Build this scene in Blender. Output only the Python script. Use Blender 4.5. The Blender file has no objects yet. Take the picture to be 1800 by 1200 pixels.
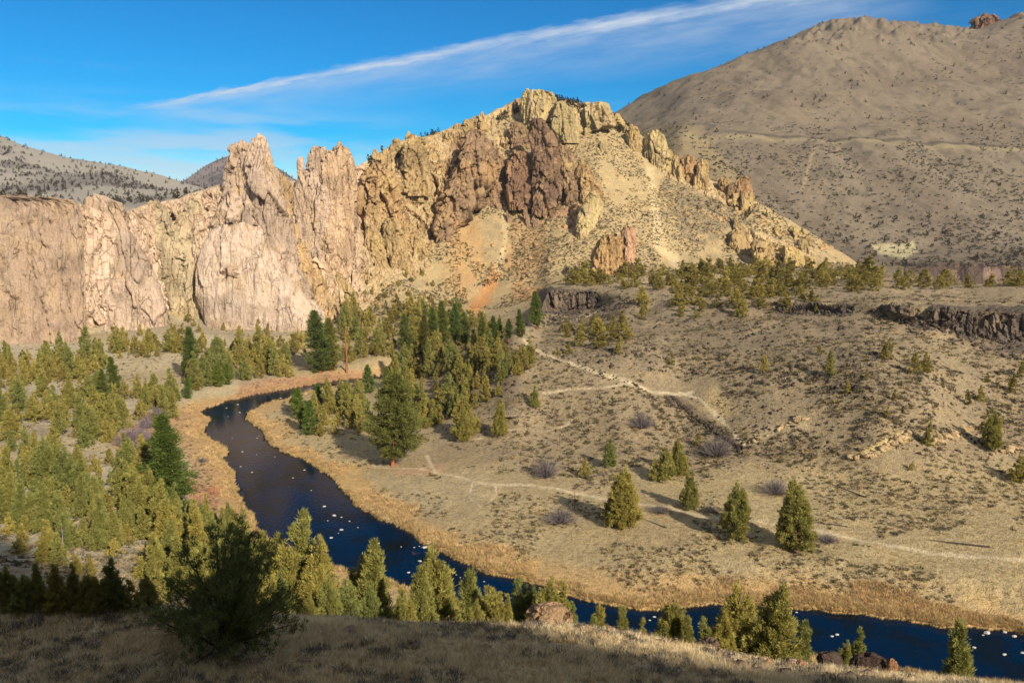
import bpy, math, random
import numpy as np
random.seed(7)
RNG = np.random.default_rng(7)
C = bpy.context.scene.collection

# ------------------------------------------------------------------ camera, sky, sun, exposure
CAMZ, PITCH, FPX = 70.0, math.radians(8.1), 1400.0
cam = bpy.data.cameras.new('camera'); cam.lens = 28.0; cam.sensor_width = 36.0
cam.clip_start = 0.5; cam.clip_end = 30000
camo = bpy.data.objects.new('camera', cam); C.objects.link(camo)
camo.location = (0, 0, CAMZ); camo.rotation_euler = (math.radians(90) - PITCH, 0, 0)
sc = bpy.context.scene
sc.camera = camo
sc.render.resolution_x, sc.render.resolution_y = 1024, 682

SUN_AZ, SUN_EL = math.radians(33), math.radians(29)      # azimuth: right of straight behind the camera
SDIR = np.array([math.sin(SUN_AZ) * math.cos(SUN_EL), -math.cos(SUN_AZ) * math.cos(SUN_EL), math.sin(SUN_EL)])
sun = bpy.data.lights.new('sun', 'SUN'); sun.energy = 5.0; sun.angle = math.radians(1.2); sun.color = (1.0, 0.91, 0.79)
suno = bpy.data.objects.new('sun', sun); C.objects.link(suno)
from mathutils import Vector
suno.rotation_euler = Vector(SDIR).to_track_quat('Z', 'Y').to_euler()

world = bpy.data.worlds.new('World'); sc.world = world; world.use_nodes = True
WN = world.node_tree; WN.nodes.clear()
def wn(t, **k):
    n = WN.nodes.new(t)
    for a, b in k.items(): setattr(n, a, b)
    return n
sky = wn('ShaderNodeTexSky', sky_type='NISHITA', sun_disc=False)
sky.sun_elevation = SUN_EL; sky.sun_rotation = math.pi - SUN_AZ
sky.altitude = 1000; sky.air_density = 1.1; sky.dust_density = 0.3; sky.ozone_density = 3.5
bg = wn('ShaderNodeBackground'); wout = wn('ShaderNodeOutputWorld')
bg.inputs['Strength'].default_value = 0.088
def link(a, b): WN.links.new(a, b)
def vmath(op, a, b=None):
    n = wn('ShaderNodeVectorMath', operation=op)
    for i, v in enumerate((a, b)):
        if v is None: continue
        if hasattr(v, 'links'): link(v, n.inputs[i])
        else: n.inputs[i].default_value = v
    return n.outputs['Value'] if op in ('DOT_PRODUCT', 'LENGTH') else n.outputs['Vector']
def smath(op, a, b=None, c=None, clamp=False):
    n = wn('ShaderNodeMath', operation=op); n.use_clamp = clamp
    for i, v in enumerate((a, b, c)):
        if v is None: continue
        if hasattr(v, 'links'): link(v, n.inputs[i])
        else: n.inputs[i].default_value = v
    return n.outputs[0]
def srange(v, a, b, c=0.0, d=1.0, smooth=True):
    n = wn('ShaderNodeMapRange', interpolation_type='SMOOTHSTEP' if smooth else 'LINEAR'); n.clamp = True
    link(v, n.inputs['Value'])
    for k, x in zip(('From Min', 'From Max', 'To Min', 'To Max'), (a, b, c, d)):
        n.inputs[k].default_value = x
    return n.outputs['Result']

def ray(px, py):                                       # world direction of the photograph's pixel
    a = (px - 900) / FPX; b = -(py - 600) / FPX
    return np.array([a, math.cos(PITCH) + b * math.sin(PITCH), -math.sin(PITCH) + b * math.cos(PITCH)])
def unit(v): return v / np.linalg.norm(v)
# the vapour trail: a band along a great circle of the sky
tA, tB, tM = unit(ray(190, 200)), unit(ray(1480, -26)), unit(ray(800, 87))
nrm = unit(np.cross(tA, tB)); mid = unit(tA + tB); side = unit(np.cross(nrm, mid))
if np.dot(side, tB) < 0: side = -side
tc = wn('ShaderNodeTexCoord').outputs['Generated']
across = vmath('DOT_PRODUCT', tc, tuple(nrm)); along = vmath('DOT_PRODUCT', tc, tuple(side)); front = vmath('DOT_PRODUCT', tc, tuple(mid))
sag = float(np.dot(tM, nrm)); half = float(np.dot(tB, side))
along2 = smath('MULTIPLY', along, along)
bend = smath('MULTIPLY_ADD', along2, -sag / half ** 2, sag)
acr = smath('SUBTRACT', across, bend)
def wnoise(scale, detail, vec, rough=0.55):
    n = wn('ShaderNodeTexNoise'); n.inputs['Scale'].default_value = scale; n.inputs['Detail'].default_value = detail
    n.inputs['Roughness'].default_value = rough; link(vec, n.inputs['Vector']); return n.outputs['Fac']
comb = wn('ShaderNodeCombineXYZ'); link(smath('MULTIPLY', along, 1.0), comb.inputs[0]); link(smath('MULTIPLY', acr, 6.0), comb.inputs[1])
n1 = wnoise(9.0, 6.0, comb.outputs[0], 0.62); n2 = wnoise(30.0, 5.0, comb.outputs[0], 0.6)
up = 1.0 if np.dot(nrm, (0, 0, 1)) > 0 else -1.0
t01 = srange(along, -half, half, 0, 1, False)
width = smath('MULTIPLY_ADD', t01, 0.0090, 0.0028)
wob = smath('MULTIPLY', smath('SUBTRACT', n2, 0.5), 0.016)
a1 = smath('ABSOLUTE', smath('ADD', acr, wob))
core = smath('SUBTRACT', 1.0, smath('DIVIDE', a1, width), clamp=True)
core = smath('POWER', core, 0.8)
core = smath('MULTIPLY', core, srange(n1, 0.3, 0.62, 0.25, 1.0))
# wide thin veil on the lower side of the trail
low = smath('MULTIPLY', acr, -up)
veilw = smath('MULTIPLY_ADD', t01, 0.055, 0.030)
veil = smath('MULTIPLY', srange(low, -0.004, 0.004), smath('SUBTRACT', 1.0, smath('DIVIDE', low, veilw), clamp=True))
veil = smath('MULTIPLY', veil, smath('MULTIPLY', srange(n1, 0.3, 0.7, 0.35, 1.0), 0.6))
ends = smath('MULTIPLY', srange(along, -half * 1.02, -half * 0.8), srange(front, 0.0, 0.1))
ends2 = smath('SUBTRACT', 1.0, srange(along, half * 1.0, half * 1.25))
trail = smath('MULTIPLY', smath('ADD', smath('MULTIPLY', core, 0.66), veil, clamp=True), smath('MULTIPLY', ends, ends2))
# low pale streaks near the horizon on the left
sep = wn('ShaderNodeSeparateXYZ'); link(tc, sep.inputs[0])
cm2 = wn('ShaderNodeCombineXYZ'); link(smath('MULTIPLY', sep.outputs[0], 2.2), cm2.inputs[0]); link(smath('MULTIPLY', sep.outputs[2], 16.0), cm2.inputs[1]); link(sep.outputs[1], cm2.inputs[2])
n3 = wnoise(2.6, 5.0, cm2.outputs[0], 0.55)
lowband = smath('MULTIPLY', srange(n3, 0.36, 0.62), smath('SUBTRACT', 1.0, srange(sep.outputs[2], 0.085, 0.16)))
lowband = smath('MULTIPLY', lowband, smath('MULTIPLY_ADD', smath('SUBTRACT', 1.0, srange(smath('ABSOLUTE', smath('ADD', sep.outputs[0], 0.36)), 0.05, 0.30)), 0.5, 0.12))
wisps = smath('MULTIPLY', srange(n3, 0.56, 0.85), 0.10)
cloud = smath('ADD', smath('ADD', trail, lowband), wisps, clamp=True)
gm0 = wn('ShaderNodeGamma'); link(sky.outputs[0], gm0.inputs[0]); gm0.inputs[1].default_value = 1.25
gam = wn('ShaderNodeHueSaturation'); link(gm0.outputs[0], gam.inputs['Color']); gam.inputs['Hue'].default_value = 0.499; gam.inputs['Saturation'].default_value = 1.78; gam.inputs['Value'].default_value = 0.53
mixc = wn('ShaderNodeMixRGB'); link(cloud, mixc.inputs['Fac']); link(gam.outputs[0], mixc.inputs['Color1'])
mixc.inputs['Color2'].default_value = (4.6, 5.3, 6.2, 1)
# unseen high cloud overhead and behind the camera, added as fill light
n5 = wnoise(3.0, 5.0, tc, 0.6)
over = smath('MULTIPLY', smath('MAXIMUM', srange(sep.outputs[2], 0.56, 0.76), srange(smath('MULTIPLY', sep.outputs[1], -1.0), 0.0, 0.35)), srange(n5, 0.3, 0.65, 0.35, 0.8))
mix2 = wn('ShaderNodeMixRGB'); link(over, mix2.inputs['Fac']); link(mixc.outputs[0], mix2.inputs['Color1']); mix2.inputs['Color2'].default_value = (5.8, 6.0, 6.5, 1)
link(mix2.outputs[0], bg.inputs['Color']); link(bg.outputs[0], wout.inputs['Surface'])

vs = sc.view_settings
sc.display_settings.display_device = 'sRGB'
vs.view_transform = 'Standard'; vs.look = 'None'; vs.gamma = 1.0; vs.use_curve_mapping = False; vs.exposure = 0.54
sc.cycles.max_bounces = 5; sc.cycles.diffuse_bounces = 3; sc.cycles.glossy_bounces = 2; sc.cycles.transmission_bounces = 2
sc.cycles.use_denoising = True
sc.cycles.caustics_reflective = False; sc.cycles.caustics_refractive = False

# ------------------------------------------------------------------ helpers: noise, colour, meshes, tags
TILE = 64
_tv = [np.random.default_rng(100 + i).random((TILE, TILE, TILE), dtype=np.float32) * 2 - 1 for i in range(2)]
def vnoise(x, y, z, t=0):
    v = _tv[t]
    xi = np.floor(x).astype(np.int32); yi = np.floor(y).astype(np.int32); zi = np.floor(z).astype(np.int32)
    fx = (x - xi).astype(np.float32); fy = (y - yi).astype(np.float32); fz = (z - zi).astype(np.float32)
    fx = fx * fx * (3 - 2 * fx); fy = fy * fy * (3 - 2 * fy); fz = fz * fz * (3 - 2 * fz)
    m = TILE - 1
    x0, x1, y0, y1, z0, z1 = xi & m, (xi + 1) & m, yi & m, (yi + 1) & m, zi & m, (zi + 1) & m
    a = v[x0, y0, z0] * (1 - fx) + v[x1, y0, z0] * fx
    b = v[x0, y1, z0] * (1 - fx) + v[x1, y1, z0] * fx
    c = v[x0, y0, z1] * (1 - fx) + v[x1, y0, z1] * fx
    d = v[x0, y1, z1] * (1 - fx) + v[x1, y1, z1] * fx
    return (a * (1 - fy) + b * fy) * (1 - fz) + (c * (1 - fy) + d * fy) * fz
def fbm(x, y, z, oct=4, gain=0.5, t=0):
    x = np.asarray(x, np.float32); y = np.asarray(y, np.float32); z = np.broadcast_to(np.asarray(z, np.float32), x.shape)
    s = np.zeros(x.shape, np.float32); a = 1.0; n = 0.0
    for o in range(oct):
        s += a * vnoise(x, y, z, t); n += a; a *= gain
        x, y, z = (0.8 * x + 0.6 * y) * 2.03 + 17.3, (-0.6 * x + 0.8 * y) * 2.03 + 5.1, z * 2.03 + 9.7
    return s / n
def ridged(x, y, z, oct=3, t=0):
    x = np.asarray(x, np.float32); y = np.asarray(y, np.float32); z = np.broadcast_to(np.asarray(z, np.float32), x.shape)
    s = np.zeros(x.shape, np.float32); a = 1.0; n = 0.0
    for o in range(oct):
        s += a * (1 - 2 * np.abs(vnoise(x, y, z, t))); n += a; a *= 0.5
        x, y, z = x * 2.1 + 3.3, y * 2.1 + 7.1, z * 2.1 + 1.7
    return s / n
def _h(a, b, c, s):
    h = (a.astype(np.uint32) * np.uint32(73856093)) ^ (b.astype(np.uint32) * np.uint32(19349663)) ^ (c.astype(np.uint32) * np.uint32(83492791)) ^ np.uint32(s * 2654435 + 97)
    h ^= h >> np.uint32(13); h *= np.uint32(1274126177); h ^= h >> np.uint32(16)
    return (h & np.uint32(0xFFFF)).astype(np.float32) / 65535.0
def cells(x, y, z, s=1):                                # nearest and second nearest of jittered cells: (random, F2 - F1)
    x = np.asarray(x, np.float32); y = np.asarray(y, np.float32); z = np.asarray(z, np.float32)
    bx, by, bz = np.floor(x - .5).astype(np.int32), np.floor(y - .5).astype(np.int32), np.floor(z - .5).astype(np.int32)
    f1 = np.full(x.shape, 9, np.float32); f2 = f1.copy(); r = np.zeros(x.shape, np.float32)
    for i in (0, 1):
        for j in (0, 1):
            for k in (0, 1):
                cx, cy, cz = bx + i, by + j, bz + k
                px = cx + .1 + .8 * _h(cx, cy, cz, s); py = cy + .1 + .8 * _h(cx, cy, cz, s + 5); pz = cz + .1 + .8 * _h(cx, cy, cz, s + 9)
                d = np.sqrt((x - px) ** 2 + (y - py) ** 2 + (z - pz) ** 2)
                rr = _h(cx, cy, cz, s + 13)
                near = d < f1
                f2 = np.where(near, f1, np.minimum(f2, d)); r = np.where(near, rr, r); f1 = np.where(near, d, f1)
    return r, f2 - f1
def facets(x, y, z, s=1, tilt=1.0):                      # planar faces broken at sharp joints: offset + tilt per cell
    x = np.asarray(x, np.float32); y = np.asarray(y, np.float32); z = np.asarray(z, np.float32)
    bx, by, bz = np.floor(x - .5).astype(np.int32), np.floor(y - .5).astype(np.int32), np.floor(z - .5).astype(np.int32)
    f1 = np.full(x.shape, 9, np.float32); f2 = f1.copy(); v = np.zeros(x.shape, np.float32)
    for i in (0, 1):
        for j in (0, 1):
            for k in (0, 1):
                cx, cy, cz = bx + i, by + j, bz + k
                px = cx + .1 + .8 * _h(cx, cy, cz, s); py = cy + .1 + .8 * _h(cx, cy, cz, s + 5); pz = cz + .1 + .8 * _h(cx, cy, cz, s + 9)
                dx, dy, dz = x - px, y - py, z - pz
                d = np.maximum(np.abs(dx), np.abs(dy)) * .6 + np.sqrt(dx * dx + dy * dy + dz * dz) * .6
                val = _h(cx, cy, cz, s + 13) - .5 + tilt * ((_h(cx, cy, cz, s + 17) - .5) * dx * 1.6 + (_h(cx, cy, cz, s + 19) - .5) * dy * 1.6 + (_h(cx, cy, cz, s + 23) - .6) * dz)
                near = d < f1
                f2 = np.where(near, f1, np.minimum(f2, d)); v = np.where(near, val, v); f1 = np.where(near, d, f1)
    return v, f2 - f1
def sstep(a, b, x):
    t = np.clip((x - a) / (b - a), 0, 1); return t * t * (3 - 2 * t)
def lin(r, g, b):                                       # 0..255 sRGB -> linear
    c = np.array([r, g, b], np.float32) / 255
    return np.where(c <= .04045, c / 12.92, ((c + .055) / 1.055) ** 2.4).astype(np.float32)
def slope_r(py): return (FPX * math.sin(PITCH) + math.cos(PITCH) * (py - 600)) / (FPX * math.cos(PITCH) - math.sin(PITCH) * (py - 600))
def kof(px, py): return (px - 900) / (FPX * math.cos(PITCH) - math.sin(PITCH) * (py - 600))
def at_y(px, py, Y): return np.array([kof(px, py) * Y, Y, CAMZ - slope_r(py) * Y])
def at_z(px, py, z=0.0): return at_y(px, py, (CAMZ - z) / slope_r(py))
def project(P):                                         # world -> photograph pixel
    x, y, z = P[..., 0], P[..., 1], P[..., 2] - CAMZ
    f = y * math.cos(PITCH) - z * math.sin(PITCH); u = y * math.sin(PITCH) + z * math.cos(PITCH)
    f = np.maximum(f, 1e-3)
    return 900 + FPX * x / f, 600 - FPX * u / f

def tag(o, label=None, cat=None, group=None, kind=None):
    if label: o['label'] = label
    if cat: o['category'] = cat
    if group: o['group'] = group
    if kind: o['kind'] = kind
    return o
def mesh_np(name, V, F, mat=None, col=None, smooth=False, extra=None):
    V = np.ascontiguousarray(V, np.float32); F = np.ascontiguousarray(F, np.int32); n = F.shape[1]
    me = bpy.data.meshes.new(name)
    me.vertices.add(len(V)); me.vertices.foreach_set('co', V.ravel())
    me.loops.add(F.size); me.loops.foreach_set('vertex_index', F.ravel())
    me.polygons.add(len(F)); me.polygons.foreach_set('loop_start', np.arange(0, F.size, n, dtype=np.int32))
    if smooth is not False: me.polygons.foreach_set('use_smooth', np.ones(len(F), bool) if smooth is True else smooth)
    me.update(calc_edges=True)
    if col is not None:
        a = me.color_attributes.new('Col', 'FLOAT_COLOR', 'POINT')
        c = np.ones((len(V), 4), np.float32); c[:, :col.shape[1]] = col
        a.data.foreach_set('color', c.ravel())
    for k, v in (extra or {}).items():
        a = me.attributes.new(k, 'FLOAT', 'POINT'); a.data.foreach_set('value', np.ascontiguousarray(v, np.float32))
    if mat: me.materials.append(mat)
    return me
def put(name, me, parent=None):
    o = bpy.data.objects.new(name, me); C.objects.link(o)
    if parent: o.parent = parent
    return o
def empty(name, loc=(0, 0, 0)):
    o = bpy.data.objects.new(name, None); C.objects.link(o); o.location = loc; o.empty_display_size = 0.5; return o
def grid_faces(nu, nv, wrap=False):                     # vertex index = u*nv + v
    u = np.arange(nu if wrap else nu - 1)[:, None]; v = np.arange(nv - 1)[None, :]
    a = u * nv + v; b = ((u + 1) % nu) * nv + v
    return np.stack([a, b, b + 1, a + 1], -1).reshape(-1, 4)
def polymask(px, py, poly, soft):                       # soft inside-mask of a polygon; soft in the same units
    poly = np.array(poly, np.float32); x0, y0 = poly.min(0) - soft; x1, y1 = poly.max(0) + soft
    out = np.zeros(px.shape, np.float32)
    idx = np.nonzero((px > x0) & (px < x1) & (py > y0) & (py < y1))
    x, y = px[idx].astype(np.float32), py[idx].astype(np.float32)
    if len(x) == 0: return out
    d = np.full(x.shape, 1e9, np.float32); ins = np.zeros(x.shape, bool)
    n = len(poly)
    for i in range(n):
        ax, ay = poly[i]; bx, by = poly[(i + 1) % n]
        ex, ey = bx - ax, by - ay; L = ex * ex + ey * ey + 1e-9
        t = np.clip(((x - ax) * ex + (y - ay) * ey) / L, 0, 1)
        d = np.minimum(d, (x - ax - t * ex) ** 2 + (y - ay - t * ey) ** 2)
        if by != ay: ins ^= ((ay > y) != (by > y)) & (x < ex * (y - ay) / ey + ax)
    d = np.sqrt(d); sd = np.where(ins, d, -d)
    out[idx] = sstep(-soft, soft, sd)
    return out
def polydist(x, y, line):                               # distance to a polyline
    d = np.full(x.shape, 1e9, np.float32)
    for (ax, ay), (bx, by) in zip(line[:-1], line[1:]):
        ex, ey = bx - ax, by - ay; L = ex * ex + ey * ey + 1e-9
        t = np.clip(((x - ax) * ex + (y - ay) * ey) / L, 0, 1)
        d = np.minimum(d, (x - ax - t * ex) ** 2 + (y - ay - t * ey) ** 2)
    return np.sqrt(d)

# ------------------------------------------------------------------ materials
def material(name, build):
    m = bpy.data.materials.new(name); m.use_nodes = True; nt = m.node_tree; nt.nodes.clear()
    N = lambda t, **k: _set(nt.nodes.new(t), k)
    def _set(n, k):
        for a, b in k.items():
            if a in n.inputs.keys() if hasattr(n, 'inputs') else False:
                if hasattr(b, 'links'): nt.links.new(b, n.inputs[a])
                else: n.inputs[a].default_value = b
            else: setattr(n, a, b)
        return n
    out = nt.nodes.new('ShaderNodeOutputMaterial')
    s = build(N, nt)
    nt.links.new(s, out.inputs['Surface'])
    return m
def mixcol(N, fac, a, b, mode='MIX'):
    n = N('ShaderNodeMixRGB', blend_type=mode)
    for k, v in (('Fac', fac), ('Color1', a), ('Color2', b)):
        if hasattr(v, 'links'): n.id_data.links.new(v, n.inputs[k])
        else: n.inputs[k].default_value = v if isinstance(v, float) else (*v[:3], 1)
    return n.outputs[0]
def mmath(N, op, a, b=None):
    n = N('ShaderNodeMath', operation=op)
    for i, v in enumerate((a, b)):
        if v is None: continue
        if hasattr(v, 'links'): n.id_data.links.new(v, n.inputs[i])
        else: n.inputs[i].default_value = v
    return n.outputs[0]
def ramp(N, v, a, b, c=0.0, d=1.0):
    n = N('ShaderNodeMapRange', interpolation_type='SMOOTHSTEP')
    n.id_data.links.new(v, n.inputs['Value'])
    for k, x in zip(('From Min', 'From Max', 'To Min', 'To Max'), (a, b, c, d)): n.inputs[k].default_value = x
    return n.outputs['Result']
def noise(N, vec, scale, detail=4.0, rough=0.55):
    n = N('ShaderNodeTexNoise', Scale=scale, Detail=detail, Roughness=rough)
    n.id_data.links.new(vec, n.inputs['Vector']); return n.outputs['Fac']
def scaled(N, vec, s):
    n = N('ShaderNodeMapping'); n.inputs['Scale'].default_value = s; n.id_data.links.new(vec, n.inputs['Vector']); return n.outputs[0]
def bsdf(N, color, rough=0.95, spec=0.15, normal=None):
    b = N('ShaderNodeBsdfPrincipled', Roughness=rough); b.inputs['Specular IOR Level'].default_value = spec
    nt = b.id_data
    if hasattr(color, 'links'): nt.links.new(color, b.inputs['Base Color'])
    else: b.inputs['Base Color'].default_value = (*color[:3], 1)
    if normal is not None: nt.links.new(normal, b.inputs['Normal'])
    return b.outputs[0]
def bump(N, h, dist, strength=1.0):
    n = N('ShaderNodeBump', Strength=strength, Distance=dist); n.id_data.links.new(h, n.inputs['Height']); return n.outputs[0]

def b_ground(N, nt):                                    # soil and dry grass; attribute rock = bare stone
    col = N('ShaderNodeVertexColor', layer_name='Col').outputs['Color']
    rk = N('ShaderNodeAttribute', attribute_name='rock').outputs['Fac']
    geo = N('ShaderNodeNewGeometry'); P = geo.outputs['Position']
    nf = noise(N, P, 0.9, 5.0, 0.65); nm = noise(N, P, 0.16, 4.0, 0.6); nff = noise(N, P, 3.6, 3.0, 0.6)
    c = mixcol(N, ramp(N, nf, 0.38, 0.66, 0.0, 0.55), col, mixcol(N, 1.0, col, (0.5, 0.47, 0.44), 'MULTIPLY'), 'MIX')
    c = mixcol(N, ramp(N, nm, 0.45, 0.7, 0.0, 0.5), c, mixcol(N, 1.0, c, (1.35, 1.28, 1.12), 'MULTIPLY'), 'MIX')
    c = mixcol(N, ramp(N, nff, 0.4, 0.65, 0.0, 0.35), c, mixcol(N, 1.0, c, (0.42, 0.4, 0.36), 'MULTIPLY'), 'MIX')
    # rock: streaks running down, cracks, blotches
    Ps = scaled(N, P, (0.45, 0.45, 0.06)); st = noise(N, Ps, 1.0, 5.0, 0.65)
    Pv = scaled(N, P, (0.16, 0.16, 0.07))
    vo = N('ShaderNodeTexVoronoi', feature='DISTANCE_TO_EDGE', Scale=1.0); 
    wp = N('ShaderNodeVectorMath', operation='MULTIPLY_ADD'); nt.links.new(N('ShaderNodeTexNoise', Scale=0.35, Detail=4.0).outputs['Color'], wp.inputs[0]); wp.inputs[1].default_value = (0.9, 0.9, 0.9); nt.links.new(Pv, wp.inputs[2])
    nt.links.new(wp.outputs[0], vo.inputs['Vector'])
    crack = ramp(N, vo.outputs['Distance'], 0.0, 0.035, 1.0, 0.0)
    r = mixcol(N, ramp(N, st, 0.42, 0.68, 0.0, 0.42), col, mixcol(N, 1.0, col, (0.62, 0.56, 0.52), 'MULTIPLY'))
    r = mixcol(N, ramp(N, noise(N, P, 0.11, 5.0, 0.6), 0.5, 0.7, 0.0, 0.25), r, lin(210, 180, 130))
    r = mixcol(N, ramp(N, noise(N, P, 1.1, 5.0, 0.7), 0.48, 0.7, 0.0, 0.4), r, mixcol(N, 1.0, r, (0.5, 0.45, 0.42), 'MULTIPLY'))
    r = mixcol(N, mmath(N, 'MULTIPLY', crack, 0.5), r, mixcol(N, 1.0, r, (0.42, 0.36, 0.33), 'MULTIPLY'))
    c = mixcol(N, rk, c, r)
    hg = mmath(N, 'ADD', mmath(N, 'MULTIPLY', nf, 0.6), mmath(N, 'MULTIPLY', nff, 0.35))
    hr = mmath(N, 'SUBTRACT', mmath(N, 'ADD', noise(N, P, 0.5, 6.0, 0.7), mmath(N, 'MULTIPLY', st, 1.2)), mmath(N, 'MULTIPLY', crack, 0.35))
    h = mixcol(N, rk, hg, mmath(N, 'MULTIPLY', hr, 1.5))
    return bsdf(N, c, 1.0, 0.05, bump(N, h, 1.0, 0.9))
M_GROUND = material('ground', b_ground)

def b_water(N, nt):
    P = N('ShaderNodeNewGeometry').outputs['Position']
    n = noise(N, scaled(N, P, (1.0, 0.6, 1.0)), 1.1, 3.0, 0.6); n2 = noise(N, P, 0.12, 3.0, 0.5)
    c = mixcol(N, ramp(N, n2, 0.4, 0.65), (0.001, 0.010, 0.028), (0.004, 0.007, 0.010))
    b = N('ShaderNodeBsdfPrincipled', Roughness=0.06, IOR=1.17)
    b.inputs['Specular IOR Level'].default_value = 0.3
    nt.links.new(c, b.inputs['Base Color'])
    nt.links.new(bump(N, n, 0.06, 0.7), b.inputs['Normal'])
    return b.outputs[0]
M_WATER = material('water', b_water)

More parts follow.
